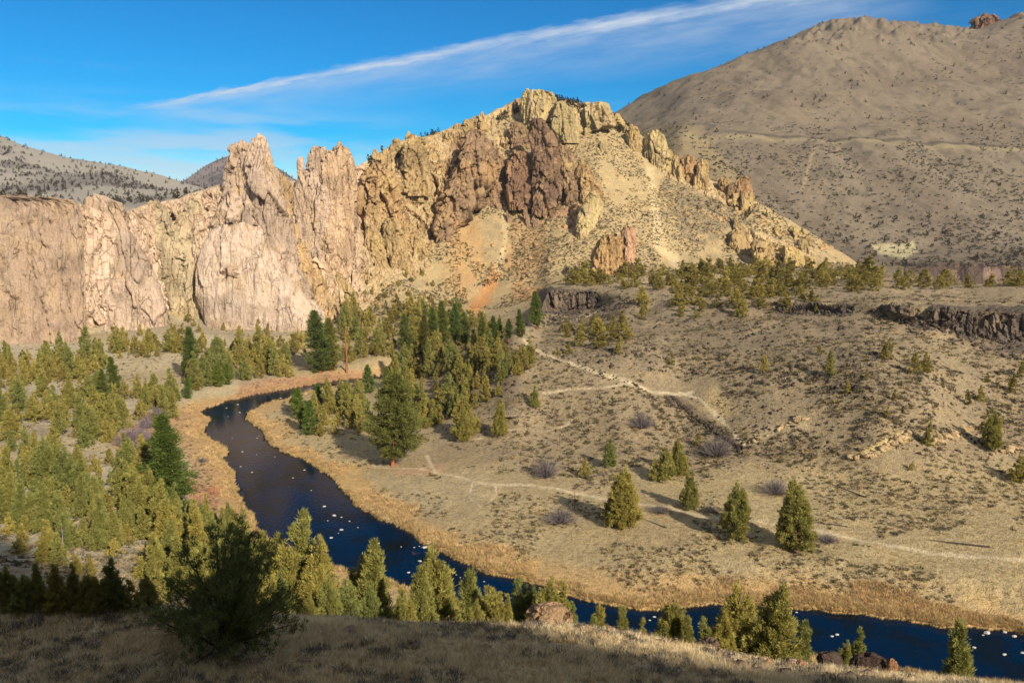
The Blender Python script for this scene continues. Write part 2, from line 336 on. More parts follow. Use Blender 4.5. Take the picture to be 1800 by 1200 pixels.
# ------------------------------------------------------------------ the valley as break lines in depth
# one list per column of the view: near (27 m) / bluff crest / foot / valley / ... / cliff foot / mid / ridge crest
W = lambda Y, z: ('w', Y, z)
Pp = lambda py, Y: ('p', py, Y)
Z = lambda py, z: ('z', py, z)
cols = {
 -700: [Pp(1070, 50), W(100, 24), W(140, 15), W(215, 11), W(260, 10), W(310, 9), W(340, 9), W(370, 8), W(400, 8), W(430, 9), Pp(480, 448), Pp(352, 458)],
 -60: [Pp(1073, 50), W(100, 20), W(140, 11), W(215, 8), W(255, 8), W(310, 8), W(335, 8), W(360, 8), W(400, 8), Z(600, 8), Pp(470, 446), Pp(346, 455)],
 60: [Pp(1076, 50), W(100, 20), W(140, 11), W(215, 7.5), W(255, 7.5), W(310, 7.5), W(335, 8), W(360, 8), W(400, 8), Z(600, 8), Pp(470, 446), Pp(348, 455)],
 130: [Pp(1079, 50), W(100, 19.5), W(140, 10.5), W(215, 6), W(255, 6), W(310, 7), W(340, 7.5), W(365, 8), W(405, 8), Z(592, 9), Pp(470, 450), Pp(356, 460)],
 200: [Pp(1083, 50), W(100, 19), W(140, 9.5), W(210, 5), W(260, 5), W(320, 6.5), W(345, 7), W(370, 7.5), W(410, 8.5), Z(580, 12), Pp(475, 458), Pp(376, 468)],
 300: [Pp(1095, 50), W(100, 17), W(140, 7), W(210, 3), W(260, 3), W(320, 4), W(345, 5), W(370, 6), W(425, 11), Z(550, 20), Pp(450, 484), Pp(352, 505)],
 400: [Pp(1100, 50), W(115, 12), W(150, 5), W(210, 2), W(260, 1.5), W(315, 2), W(340, 3), W(378, 5), W(428, 9), Z(563, 15), Pp(440, 486), Pp(318, 508)],
 500: [Pp(1103, 50), W(120, 9), W(150, 3.5), W(200, 1.5), W(260, 1.2), W(315, 1.5), W(345, 3), W(375, 4), W(430, 8), Z(567, 14), Pp(430, 500), Pp(322, 535)],
 600: [Pp(1105, 50), W(125, 5), W(145, 2.5), W(200, 1.2), W(262, 1.5), W(317, 1.5), W(345, 2), W(374, 3), W(435, 8), Z(545, 20), Pp(440, 520), Pp(305, 565)],
 640: [Pp(1106, 50), W(125, 4), W(145, 2.2), W(200, 1.2), W(262, 1.8), W(317, 2), W(345, 3), W(374, 4), W(433, 9), Z(542, 21), Pp(435, 530), Pp(286, 590)],
 700: [Pp(1107, 50), W(122, 3.5), W(143, 2), W(200, 1.3), W(262, 2), W(317, 4), W(345, 7), W(374, 9), W(433, 13), Z(538, 23), Pp(430, 548), Pp(248, 630)],
 760: [Pp(1107, 50), W(120, 3), W(140, 2), W(200, 1.5), W(240, 2), Z(720, 5), W(310, 9), Z(640, 12), Z(600, 16), Z(545, 20), Pp(430, 565), Pp(236, 652)],
 850: [Pp(1105, 50), W(118, 2.5), W(136, 1.6), W(195, 2), Z(790, 4), Z(690, 13), W(285, 18), Z(615, 23), W(380, 18), Z(540, 21), Pp(400, 582), Pp(207, 683)],
 900: [Pp(1104, 50), W(117, 2), W(135, 1.5), W(190, 2), W(227, 4), W(257, 14.5), W(278, 23), W(300, 30), W(360, 22), Z(533, 24), Pp(390, 585), Pp(180, 700)],
 948: [Pp(1103, 50), W(115, 2), W(133, 1.3), W(190, 2.2), W(235, 4.5), W(262, 15), W(290, 26), Z(562, 32), W(375, 27), Z(512, 31), Pp(392, 575), Pp(166, 705)],
 958: [Pp(1103, 50), W(114, 2), W(132, 1.3), W(190, 2.2), W(236, 4.6), W(262, 15), W(292, 27), Z(548, 30), Z(509, 40), Z(502, 35.5), Pp(393, 572), Pp(166, 705)],
 1050: [Pp(1110, 50), W(110, 2), W(128, 1.2), W(190, 3), Z(780, 6), Z(690, 17), Z(600, 29), W(383, 32), Z(512, 40), Z(480, 42), Pp(385, 560), Pp(190, 702)],
 1090: [Pp(1114, 51), W(108, 2), W(126, 1.2), W(187, 3.3), W(220, 6), W(252, 17), Z(600, 30), W(355, 36), Z(514, 40), Z(478, 42.5), Pp(383, 575), Pp(212, 692)],
 1200: [Pp(1132, 52), W(105, 2), W(120, 1.2), W(180, 4), Z(800, 6), Z(700, 16), Z(600, 30), Z(550, 36), Z(525, 40.5), Z(472, 43), Pp(380, 600), Pp(292, 665)],
 1350: [Pp(1162, 54), W(105, 2), W(119, 1.2), W(175, 5), Z(820, 8), Z(720, 18), Z(620, 30), Z(549, 37.5), W(316, 41), Z(470, 43), Pp(417, 600), Pp(367, 630)],
 1430: [Pp(1170, 54), W(105, 2), W(118, 1.2), W(173, 5.5), Z(830, 8.5), Z(730, 18.5), Z(625, 30.5), W(299, 38), W(303, 41.3), Z(470, 43), Pp(438, 590), Pp(412, 615)],
 1500: [Pp(1177, 54), W(105, 2), W(118, 1.2), W(172, 6), Z(840, 9), Z(740, 19), Z(630, 31), W(290, 38.5), W(295, 41.5), W(500, 43), Pp(468, 575), Pp(456, 592)],
 1545: [Pp(1183, 54), W(103, 2), W(116, 1.2), W(171, 6.5), Z(845, 9.5), Z(740, 20), Z(635, 31), W(281, 38), W(286, 42), W(430, 43), W(500, 30), W(560, 24)],
 1620: [Pp(1190, 54), W(100, 2), W(114, 1.2), W(170, 7), Z(850, 10), Z(740, 20), Z(640, 31), W(272, 37), W(276, 42), W(385, 43), W(450, 24), W(560, 20)],
 1700: [Pp(1200, 54), W(98, 2), W(112, 1.2), W(168, 7.5), Z(855, 10), Z(750, 18), Z(655, 28), W(265, 34.5), W(269, 42), W(385, 43), W(450, 22), W(560, 20)],
 1800: [Pp(1212, 54), W(96, 2), W(110, 1.2), W(165, 8), Z(860, 10), Z(760, 17), Z(670, 26), W(260, 33.5), W(264, 42), W(385, 43), W(450, 22), W(560, 20)],
 2500: [Pp(1230, 54), W(96, 2), W(110, 1.2), W(165, 9), W(182, 12), W(205, 19), W(228, 27), W(255, 32), W(260, 42), W(385, 43), W(450, 22), W(560, 20)],
}
def breaklines(cols, KK, smooth=6):
    n = len(next(iter(cols.values()))); ks = [[] for _ in range(n)]; Ys = [[] for _ in range(n)]; zs = [[] for _ in range(n)]
    for px in sorted(cols):
        for i, (t, a, b) in enumerate(cols[px]):
            if t == 'w': Y, z = a, b; py = 600 + 0.0; py = 600 + 1400 * math.tan(math.atan((CAMZ - z) / Y) - PITCH)
            elif t == 'p': py, Y = a, b; z = CAMZ - slope_r(py) * Y
            else: py, z = a, b; Y = (CAMZ - z) / slope_r(py)
            ks[i].append(kof(px, py)); Ys[i].append(Y); zs[i].append(z)
    YY = np.stack([np.interp(KK, ks[i], Ys[i]) for i in range(n)], 1); ZZ = np.stack([np.interp(KK, ks[i], zs[i]) for i in range(n)], 1)
    if smooth > 0:
        w = np.exp(-0.5 * (np.arange(-3 * smooth, 3 * smooth + 1) / smooth) ** 2); w /= w.sum(); m = 3 * smooth
        for A in (YY, ZZ):
            for i in range(n): A[:, i] = np.convolve(np.pad(A[:, i], m, mode='edge'), w, 'valid')
    return YY, ZZ
def hermite(A, s):                                      # A (cols, n) at integer knots, s values -> (cols, len(s)), monotone cubic
    d = np.diff(A, axis=1); m = np.zeros_like(A)
    m[:, 1:-1] = np.where(d[:, :-1] * d[:, 1:] > 0, 2 * d[:, :-1] * d[:, 1:] / (d[:, :-1] + d[:, 1:] + 1e-12), 0)
    m[:, 0] = d[:, 0]; m[:, -1] = d[:, -1]
    i = np.clip(np.floor(s).astype(int), 0, A.shape[1] - 2); t = s - i
    return (A[:, i] * (1 + 2 * t) * (1 - t) ** 2 + m[:, i] * t * (1 - t) ** 2 + A[:, i + 1] * t * t * (3 - 2 * t) + m[:, i + 1] * t * t * (t - 1))
def sheet(YY, ZZ, KK, nrow, mix=0.75, sub=40, power=1.0):
    """rows spread along each column's profile by angle seen and by length; returns X, Y, Z (cols, nrow)"""
    s = np.linspace(0, YY.shape[1] - 1, (YY.shape[1] - 1) * sub + 1)
    Yd, Zd = hermite(YY, s), hermite(ZZ, s)
    Xd = Yd * KK[:, None]
    dist = np.sqrt(Yd ** 2 + Xd ** 2) + 1
    dY, dZ = np.diff(Yd, axis=1), np.diff(Zd, axis=1)
    L = np.sqrt(dY ** 2 + dZ ** 2) / dist[:, 1:]
    # angle seen: change of Z/Y
    ang = np.abs(np.diff((Zd - CAMZ) / Yd, axis=1))
    w = mix * ang + (1 - mix) * L * 0.3 + 1e-6
    cum = np.concatenate([np.zeros((len(KK), 1)), np.cumsum(w, 1)], 1); cum /= cum[:, -1:]
    q = np.linspace(0, 1, nrow)
    Y = np.empty((len(KK), nrow)); Zo = np.empty_like(Y)
    for i in range(len(KK)):
        Y[i] = np.interp(q, cum[i], Yd[i]); Zo[i] = np.interp(q, cum[i], Zd[i])
    return Y * KK[:, None], Y, Zo

NC, NR = 1500, 1150
KK = np.linspace(-0.86, 0.86, NC)
near = {px: [W(3, 66.2), W(22, 53.5), W(38, 46.3)] + v for px, v in cols.items()}
YY, ZZ = breaklines(near, KK)
n0 = YY.shape[1]
# behind the ridge the ground drops away
YY = np.concatenate([YY, YY[:, -1:] + 45, YY[:, -1:] + 160], 1); ZZ = np.concatenate([ZZ, ZZ[:, -1:] - 22, ZZ[:, -1:] - 110], 1)
X, Y, Zt = sheet(YY, ZZ, KK, NR)
X0, Y0, Z0 = X.copy(), Y.copy(), Zt.copy()

# river: outline in the plane of the water
far_bank = [(1950, 1140), (1810, 1124), (1790, 1110), (1750, 1105), (1700, 1103), (1650, 1100), (1600, 1093), (1560, 1088), (1500, 1080), (1400, 1070), (1350, 1068), (1300, 1064), (1250, 1063), (1200, 1068), (1160, 1074), (1130, 1076), (1100, 1072), (1050, 1060), (1000, 1046), (920, 1021), (850, 1004), (800, 984), (770, 970), (740, 951), (700, 926), (660, 910), (625, 889), (612, 869), (590, 850), (575, 832), (545, 815), (500, 795), (470, 780), (465, 762), (455, 750), (432, 738), (435, 727), (460, 712), (500, 702), (530, 692), (560, 684), (600, 678), (650, 672), (700, 668), (740, 662)]
near_bank = [(740, 655), (700, 659), (650, 663), (600, 668), (560, 674), (530, 680), (480, 689), (440, 696), (400, 705), (365, 718), (352, 726), (372, 737), (358, 752), (362, 768), (390, 783), (402, 795), (392, 806), (410, 830), (412, 850), (425, 880), (440, 905), (455, 935), (480, 960), (540, 982), (590, 1000), (650, 1018), (705, 1030), (770, 1047), (810, 1064), (880, 1088), (960, 1106), (1050, 1125), (1150, 1142), (1300, 1153), (1450, 1160), (1520, 1165), (1600, 1185), (1700, 1200), (1950, 1225)]
RIVER = np.array([at_z(a, b, 0)[:2] for a, b in far_bank + near_bank])
def river_sd(x, y):                                     # signed distance, positive outside the water
    d = polydist(x, y, list(map(tuple, RIVER)) + [tuple(RIVER[0])])
    ins = np.zeros(x.shape, bool)
    for i in range(len(RIVER)):
        (ax, ay), (bx, by) = RIVER[i], RIVER[(i + 1) % len(RIVER)]
        if by != ay: ins ^= ((ay > y) != (by > y)) & (x < (bx - ax) * (y - ay) / (by - ay) + ax)
    return np.where(ins, -d, d)
RS = np.full(X.shape, 200.0, np.float32)
m = (Y > 60) & (Y < 420) & (Zt < 30)
RS[m] = river_sd(X[m].astype(np.float32), Y[m].astype(np.float32))
wob = fbm(X * 0.25, Y * 0.25, 0, 4) * 1.5 + fbm(X * 0.9, Y * 0.9, 3, 3) * 0.5
rs = RS + np.where(RS < 30, wob, 0)
k_ = sstep(0, 16, rs)
bank = 0.22 + 0.45 * sstep(0, 1.2, rs)
Zr = np.where(rs > 0, bank + (np.maximum(Zt, 0.8) - bank) * k_, 0.2 - 1.6 * sstep(0, 3.5, -rs) - 0.12)
Zt = np.where(RS < 60, Zr, Zt)
# gentle relief of the ground
amp = sstep(0, 14, rs)
Zt += amp * (fbm(X / 26, Y / 26, 1, 4) * 1.3 + fbm(X / 4.5, Y / 4.5, 2, 3) * 0.28) * sstep(20, 60, Y) + fbm(X / 3, Y / 3, 4, 3) * 0.12 * (Y < 60)
hill = sstep(10, 40, Z0) * sstep(180, 240, Y)
Zt += hill * (fbm(X / 16, Y / 16, 7, 4) * 2.3 + ridged(X / 30, Y / 30, 5, 3) * .8)
PX, PY = project(np.stack([X0, Y0, Z0], -1))

# masks (from outlines laid on the ground and rock)
R_ = np.zeros(X.shape, np.float32)
wallm = polymask(PX, PY, [(-900, 300), (20, 320), (150, 330), (300, 330), (380, 280), (640, 250), (660, 330), (690, 420), (715, 470), (640, 545), (560, 560), (330, 540), (250, 552), (150, 578), (0, 598), (-900, 610)], 5)
centre = polymask(PX, PY, [(640, 270), (700, 235), (760, 228), (850, 195), (905, 150), (980, 150), (1085, 170), (1090, 215), (1040, 235), (985, 250), (1010, 300), (1060, 330), (1060, 400), (1010, 412), (960, 395), (900, 372), (830, 360), (775, 420), (745, 440), (760, 470), (700, 500), (640, 470), (620, 400)], 12)
right1 = polymask(PX, PY, [(1100, 225), (1150, 228), (1180, 270), (1240, 285), (1330, 320), (1345, 360), (1300, 365), (1230, 340), (1160, 300)], 6)
right2 = polymask(PX, PY, [(1285, 400), (1330, 410), (1440, 440), (1470, 462), (1330, 470), (1285, 440)], 6)
rim = polymask(PX, PY, [(945, 505), (1040, 506), (1060, 530), (1010, 552), (940, 556)], 4)
rim2 = np.maximum(polymask(PX, PY, [(1360, 531), (1500, 538), (1500, 556), (1420, 556), (1360, 548)], 4), polymask(PX, PY, [(1530, 540), (1640, 541), (2600, 545), (2600, 640), (1790, 625), (1700, 600), (1600, 575)], 5))
rim2 = np.clip(rim2 * (.85 + 2.2 * fbm(X / 12, Y / 12, 31, 3)), 0, 1)
basalt = np.maximum(rim, rim2)
wn_ = fbm(X / 22, Y / 22, Zt / 22, 4)
centre = np.clip(centre * (0.75 + 1.6 * wn_), 0, 1)
R_ = np.maximum.reduce([wallm, centre, right1, right2, basalt])
R_ = sstep(0.35, 0.65, R_)

# push the rock out and in: blocks, flutes, cracks
def rockfield(x, y, z, big=1.0, seed=3):
    wx = fbm(x / 30, y / 30, z / 50, 2) * 5; wy = fbm(x / 30 + 40, y / 30, z / 50, 2) * 5
    sh = z * .12
    v1, e1 = facets((x + wx + sh) / 17, (y + wy) / 17, (z + wx) / 46, seed)
    v2, e2 = facets((x + wy - sh) / 6.5, (y + wx) / 6.5, z / 19 + 7, seed + 20)
    v3, e3 = facets((x + wx) / 2.2, (y + wy) / 2.2, z / 5.5 + 3, seed + 50)
    cr = fbm(x / 25, y / 25, z / 60, 2) > -.1
    f = v1 * 6.0 * big - 2.2 * big * (1 - sstep(0.0, 0.05, e1)) * cr + v2 * 3.0 - 1.3 * (1 - sstep(0, 0.06, e2)) + v3 * 1.3
    return f + fbm(x / 2, y / 2, z / 2, 3) * .5
idx = np.nonzero(R_ > 0.01)
xs, ys, zs = X[idx], Y[idx], Zt[idx]
disp = rockfield(xs, ys, zs)
# outward direction: away from the slope, towards where it faces, mostly level
gY = np.gradient(Zt, axis=1) / (np.gradient(Y, axis=1) + 1e-4); steep = np.clip(gY[idx], -0.2, 6)
nl = np.sqrt(1 + steep ** 2); nY, nZ = -steep / nl, 1 / nl
am = R_[idx] * np.where(basalt[idx] > 0.3, 0.7, 1.0) * sstep(0.2, 1.2, steep)
am = am * np.where(PX[idx] < 640, 1.05, 1.35)
cave = polymask(PX[idx], PY[idx], [(262, 380), (300, 378), (335, 440), (350, 545), (322, 548), (296, 480)], 8) * 11 + polymask(PX[idx], PY[idx], [(505, 300), (535, 300), (530, 440), (508, 440)], 5) * 8 + polymask(PX[idx], PY[idx], [(618, 300), (640, 300), (638, 410), (620, 410)], 5) * 10 + polymask(PX[idx], PY[idx], [(752, 300), (790, 290), (775, 350), (765, 425), (752, 420)], 8) * 9
Y[idx] += cave
X[idx] += -KK[idx[0]] * 0.5 * disp * am * 0.3; Y[idx] += nY * disp * am; Zt[idx] += nZ * disp * am * 0.6

# colours
def lerp(a, b, t): return a + (b - a) * t[..., None]
na = fbm(X / 30, Y / 30, 5, 4); nb = fbm(X / 7, Y / 7, Zt / 7, 4); nc = fbm(X / 90, Y / 90, 8, 3)
A = lambda *c: np.broadcast_to(lin(*c), X.shape + (3,)).copy()
col = A(180, 162, 124)
col = lerp(col, lin(190, 178, 150), sstep(560, 420, PX) * sstep(200, 120, Z0 * 10) * (Y > 90))       # grey soil of the left bank
col = lerp(col, lin(156, 138, 108), sstep(-0.1, 0.35, na) * 0.6)
col = lerp(col, lin(186, 164, 118), sstep(0, 0.3, nc) * 0.5)
hillm = sstep(840, 790, PY) * sstep(560, 800, PX) * (Y < 420)
col = lerp(col, lin(158, 140, 110), hillm * 0.85)
slope = (Y0 > 470) * 1.0
col = lerp(col, lin(180, 157, 114), slope * 0.9)
col = lerp(col, lin(160, 144, 112), slope * sstep(0.0, 0.35, nb + 0.3 * na) * 0.7)
def blot(poly, soft, c, a=1.0, nz=0.6):
    global col
    mk = polymask(PX, PY, poly, soft); mk = np.clip(mk * (1 + nz * nb * 2), 0, 1) * a
    col = lerp(col, lin(*c), mk)
blot([(865, 465), (882, 480), (860, 535), (835, 552), (822, 545), (850, 500)], 7, (204, 148, 92), 0.9, .4)
blot([(805, 375), (845, 400), (850, 470), (820, 530), (780, 500), (785, 430)], 16, (192, 152, 100), 0.7)
blot([(895, 380), (960, 400), (960, 460), (920, 500), (880, 470)], 16, (192, 152, 104), 0.6)
blot([(905, 500), (950, 505), (940, 530), (900, 530)], 6, (205, 150, 95), 0.5)
blot([(1135, 285), (1150, 290), (1165, 420), (1215, 480), (1195, 480), (1150, 430)], 5, (212, 190, 144), 0.7, .8)
blot([(880, 360), (895, 365), (896, 410), (880, 480), (868, 478), (885, 420)], 5, (214, 190, 142), 0.7, .6)
blot([(1160, 300), (1260, 320), (1330, 385), (1290, 420), (1220, 430), (1165, 380)], 16, (120, 108, 88), 0.6, 1.2)
blot([(980, 530), (1560, 530), (1500, 660), (1300, 640), (1100, 640), (960, 610)], 30, (118, 106, 88), 0.5, 1.2)
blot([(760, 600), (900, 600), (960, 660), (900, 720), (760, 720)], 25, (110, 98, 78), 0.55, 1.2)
blot([(1180, 690), (1320, 790), (1300, 790), (1170, 705)], 4, (88, 78, 68), 0.7)
blot([(1300, 765), (1420, 735), (1430, 755), (1320, 785)], 7, (206, 184, 140), 0.6)
blot([(1500, 800), (1590, 760), (1600, 775), (1520, 808)], 4, (216, 190, 132), 0.9)
blot([(1630, 775), (1710, 748), (1712, 760), (1640, 785)], 4, (216, 190, 132), 0.7)
blot([(1250, 680), (1300, 720), (1270, 750), (1235, 720)], 12, (204, 178, 124), 0.6)
# rock colours
rockc = A(196, 170, 140)
rockc = lerp(rockc, lin(218, 186, 158), sstep(-0.15, 0.3, nc + 0.3 * nb) * (PX < 640))
lowwall = sstep(380, 470, PY) * (PX < 620)
rockc = lerp(rockc, lin(218, 192, 166), lowwall * 0.75)
rockc = lerp(rockc, lin(188, 150, 112), sstep(150, 60, PX) * 0.55 * sstep(520, 400, PY))
rockc = lerp(rockc, lin(186, 162, 128), sstep(0.02, 0.3, fbm(X / 14, Y / 14, Zt / 20 + 3, 4)) * np.where(PX < 640, .4, .8))
rockc = lerp(rockc, lin(186, 162, 116), sstep(620, 660, PX) * 0.8)
brown = np.maximum(polymask(PX, PY, [(800, 230), (860, 225), (885, 290), (890, 350), (820, 365), (775, 420), (755, 400), (780, 330)], 10), polymask(PX, PY, [(890, 240), (930, 205), (975, 215), (1000, 290), (1060, 330), (1050, 400), (960, 400), (890, 375)], 10))
rockc = lerp(rockc, lin(150, 116, 88), np.clip(brown * (0.85 + nb), 0, 1) * 0.85)
rockc = lerp(rockc, lin(106, 94, 80), sstep(0.2, 0.5, basalt))
basm = sstep(0.2, 0.5, basalt)
col = lerp(col, rockc, R_)
# reeds and grass along the water, path lines
gold = (1 - sstep(3, 13, rs + 7 * nb)) * (Z0 < 12)
col = lerp(col, lin(200, 164, 108), gold * 0.85)
GZ = [(790, 950), (850, 965), (1000, 992), (1250, 1015), (1500, 1046), (1830, 1085), (1830, 1125), (1500, 1090), (1200, 1080), (1050, 1070), (850, 1015)]
gz = polymask(PX, PY, GZ, 10) * np.clip(.75 + 1.5 * nb, 0, 1)
col = lerp(col, lin(196, 162, 112), gz * .6)
blot([(190, 770), (300, 720), (420, 690), (600, 660), (720, 630), (700, 655), (560, 672), (420, 700), (340, 760), (420, 850), (430, 900), (330, 900), (330, 800), (230, 830)], 10, (196, 156, 110), 0.8)
blot([(335, 850), (380, 850), (380, 905), (335, 905)], 12, (186, 128, 100), 0.7)
blot([(420, 672), (560, 655), (700, 640), (700, 648), (560, 668), (420, 690)], 5, (176, 128, 98), 0.7)
blot([(680, 820), (790, 815), (770, 835), (700, 835)], 8, (192, 158, 124), 0.8)
col_ground = col
PATHS = [([(920, 596), (935, 610), (960, 625), (1000, 636), (1050, 655), (1110, 674), (1150, 690), (1215, 690)], 0.8), ([(955, 690), (1000, 684), (1060, 682), (1110, 674)], 0.6), ([(980, 575), (1005, 565), (1040, 550), (1065, 540)], 0.8),
         ([(750, 800), (765, 830), (800, 836), (850, 850), (930, 852), (975, 858), (1060, 877), (1120, 885), (1180, 892), (1240, 908), (1330, 915), (1450, 935), (1530, 952), (1640, 972), (1800, 985)], 0.75), ([(660, 820), (760, 825)], .8), ([(628, 872), (640, 885), (680, 910), (730, 945), (780, 960)], 0.4), ([(1195, 690), (1230, 700), (1275, 745), (1300, 775)], 0.45),
         ([(830, 848), (825, 875), (845, 890)], 0.35), ([(870, 850), (873, 868), (855, 885)], 0.35), ([(0, 668), (100, 655), (160, 640), (230, 635)], 1.6), ([(780, 780), (860, 768), (935, 758), (1000, 745)], 0.3)]
KPIX = KK
def gridrow(k): return (k - KK[0]) / (KK[1] - KK[0])
def hit(px, py, y0=24.0):
    """where the ray through a pixel of the photograph first meets the ground"""
    k = kof(px, py); r = slope_r(py); c = gridrow(k)
    if c < 0 or c > NC - 1: return None
    i = int(round(c)); Ya = HY[i]; Zl = HZ[i]
    f = Zl - (CAMZ - r * Ya)
    j = np.nonzero((f[1:] >= 0) & (f[:-1] < 0) & (Ya[1:] > y0))[0]
    if len(j) == 0: return None
    j = j[0]; t = -f[j] / (f[j + 1] - f[j]); yy = Ya[j] + t * (Ya[j + 1] - Ya[j])
    return np.array([k * yy, yy, CAMZ - r * yy])
HY = np.maximum.accumulate(Y, axis=1) + np.arange(NR) * 1e-6; HZ = Zt
YG = np.arange(3.0, 760.0, 0.5); HG = np.stack([np.interp(YG, HY[i], HZ[i]) for i in range(NC)]).astype(np.float32)
def H(x, y):
    """ground height at a place"""
    x = np.asarray(x, float); y = np.asarray(y, float)
    c = np.clip(gridrow(x / np.maximum(y, 0.1)), 0, NC - 1.001); d = np.clip((y - 3.0) / 0.5, 0, len(YG) - 1.001)
    i, j = c.astype(int), d.astype(int); a, b = c - i, d - j
    return (HG[i, j] * (1 - a) + HG[i + 1, j] * a) * (1 - b) + (HG[i, j + 1] * (1 - a) + HG[i + 1, j + 1] * a) * b
PM = np.zeros(X.shape, np.float32)
for line, wd in PATHS:
    pts = [hit(a, b) for a, b in line]; pts = [tuple(p[:2]) for p in pts if p is not None]
    if len(pts) < 2: continue
    x0, x1 = min(p[0] for p in pts) - 6, max(p[0] for p in pts) + 6; y0, y1 = min(p[1] for p in pts) - 6, max(p[1] for p in pts) + 6
    ii = np.nonzero((X > x0) & (X < x1) & (Y > y0) & (Y < y1))
    d = polydist(X[ii].astype(np.float32), Y[ii].astype(np.float32), pts) + nb[ii] * 0.9
    mk = 1 - sstep(wd * 0.5, wd * 1.15, d)
    PM[ii] = np.maximum(PM[ii], 1 - sstep(wd, wd * 2 + .5, d)); col[ii] = col[ii] + (lin(216, 196, 158) - col[ii]) * mk[:, None] * 0.8
bed = rs < 0
col[bed] = lin(40, 40, 30)
V = np.stack([X, Y, Zt], -1).reshape(-1, 3)
ground = put('ground', mesh_np('ground', V, grid_faces(NC, NR), M_GROUND, col.reshape(-1, 3), (R_[:-1, :-1] < .3).ravel(), {'rock': R_.ravel()}))
tag(ground, 'dry valley floor, bluff, mesa and rocky ridge', None, None, 'structure')

# river surface
g = np.linspace(-260, 260, 60); gy = np.linspace(90, 440, 60)
GX, GY = np.meshgrid(g, gy, indexing='ij')
rv = put('river', mesh_np('river', np.stack([GX, GY, np.zeros_like(GX)], -1).reshape(-1, 3), grid_faces(60, 60), M_WATER)); tag(rv, None, None, None, 'structure')

# ------------------------------------------------------------------ hillside behind the camera (its shade lies over the near slope)
bx = np.linspace(-260, 260, 261); by = np.linspace(-120, 60, 121)
BX, BY = np.meshgrid(bx, by, indexing='ij')
cps = []
for a, b in [(-200, 890), (-60, 925), (0, 938), (60, 958), (110, 985), (150, 1010), (190, 1045), (215, 1066), (860, 1094), (930, 1108), (1000, 1122), (1150, 1146), (1300, 1167), (1450, 1186), (1560, 1200)]:
    p = hit(a, b)
    if p is None: continue
    tt = (p[1] + 25) / -SDIR[1]; cps.append((p[0] + SDIR[0] * tt, p[2] + SDIR[2] * tt))
cps.sort(); print('CREST', [(round(a, 1), round(b, 1)) for a, b in cps])
cps = [c for c in cps if c[0] < 70 and not (c[0] < 40 and c[1] < 88)]
crest = np.interp(bx, [-260] + [c[0] for c in cps] + [cps[-1][0] + 4, cps[-1][0] + 20, 260], [cps[0][1] + 20] + [c[1] for c in cps] + [cps[-1][1] - 4, 62, 40])[:, None]
zb0 = np.interp(BY, [3, 41, 60], [68.2, 45.4, 38]) - 0.6
t = np.clip((-5 - BY) / 20, 0, 1)
zback = 65.8 + (crest - 65.8) * t ** 0.9
zback = np.where(BY < -25, crest - (-25 - BY) * 0.15, zback)
zb0 = np.where(BY > 3, H(BX, np.maximum(BY, 3.0)), 66.2); BZ = np.where(BY > 3, zb0 - 1.0 - 2.5 * sstep(3, 20, BY), zback) + fbm(BX / 5, BY / 5, 0, 4) * 0.5 * sstep(8, 16, np.hypot(BX, BY))
BZ = np.where((np.abs(BX) < 1.2 * np.abs(BY) + 4) & (BY > 3), BZ - 2.0, BZ)
bh = put('hillside', mesh_np('hillside', np.stack([BX, BY, BZ], -1).reshape(-1, 3), grid_faces(261, 121), M_GROUND, np.broadcast_to(lin(150, 134, 100), (BX.size, 3)).copy(), True, {'rock': np.zeros(BX.size)}))
tag(bh, None, None, None, 'structure')

# ------------------------------------------------------------------ far hills
def hillsheet(name, cols, kr, nc, nr, colour_fn, relief, sm=3, drop=(400, -200)):
    K2 = np.linspace(kr[0], kr[1], nc); Y2, Z2 = breaklines(cols, K2, sm)
    Y2 = np.concatenate([Y2, Y2[:, -1:] + drop[0]], 1); Z2 = np.concatenate([Z2, Z2[:, -1:] + drop[1]], 1)
    x, y, z = sheet(Y2, Z2, K2, nr)
    pxy = project(np.stack([x, y, z], -1))
    z = z + relief(x, y, z, *pxy)
    c, rk = colour_fn(x, y, z, *pxy)
    o = put(name, mesh_np(name, np.stack([x, y, z], -1).reshape(-1, 3), grid_faces(nc, nr), M_GROUND, c.reshape(-1, 3), True, {'rock': rk.ravel()}))
    tag(o, None, None, None, 'structure')
    return o, K2, x, y, z
base = lambda r, c: [W(560, 14), W(640, 20)] + r + c
hr = {}
for px, cr in {700: (330, 1600), 900: (270, 1500), 1000: (235, 1450), 1100: (190, 1400), 1200: (148, 1380), 1300: (96, 1360), 1400: (58, 1350), 1450: (47, 1350), 1550: (46, 1350), 1650: (48, 1350), 1720: (50, 1350), 1800: (28, 1350), 1900: (5, 1350), 2300: (-60, 1350)}.items():
    rimy = W(648, 41.6) if px >= 1600 else W(648, 24)
    top = Pp(462, 652) if px >= 1600 else Pp(478, 660)
    road = 300 if px <= 1100 else (232 + (px - 1200) * 0.045)
    hr[px] = base([rimy, top], [Pp(440, 725), Pp(road + 3, 932), Pp(road - 1, 938), Pp((cr[0] + road) / 2 - 6, 1130), Pp(*cr)])
def hr_relief(x, y, z, px, py):
    a = (fbm(x / 130, y / 130, 0, 4) * 14 - ridged((x + .4 * y) / 70, (y - .4 * x) / 330, 0, 3) * 7) * sstep(720, 900, y) + fbm(x / 25, y / 25, 4, 4) * 3.0 * sstep(680, 760, y)
    tops = polymask(px, py, [(1380, 80), (1440, 40), (1700, 44), (1715, 62), (1600, 72), (1500, 75)], 8) * np.maximum(0, fbm(x / 14, y / 14, 2, 3)) * 20
    fold = -sstep(0, 60, np.abs(px - (1262 + (py - 240) * 0.75))) * 0
    return a + tops + fold
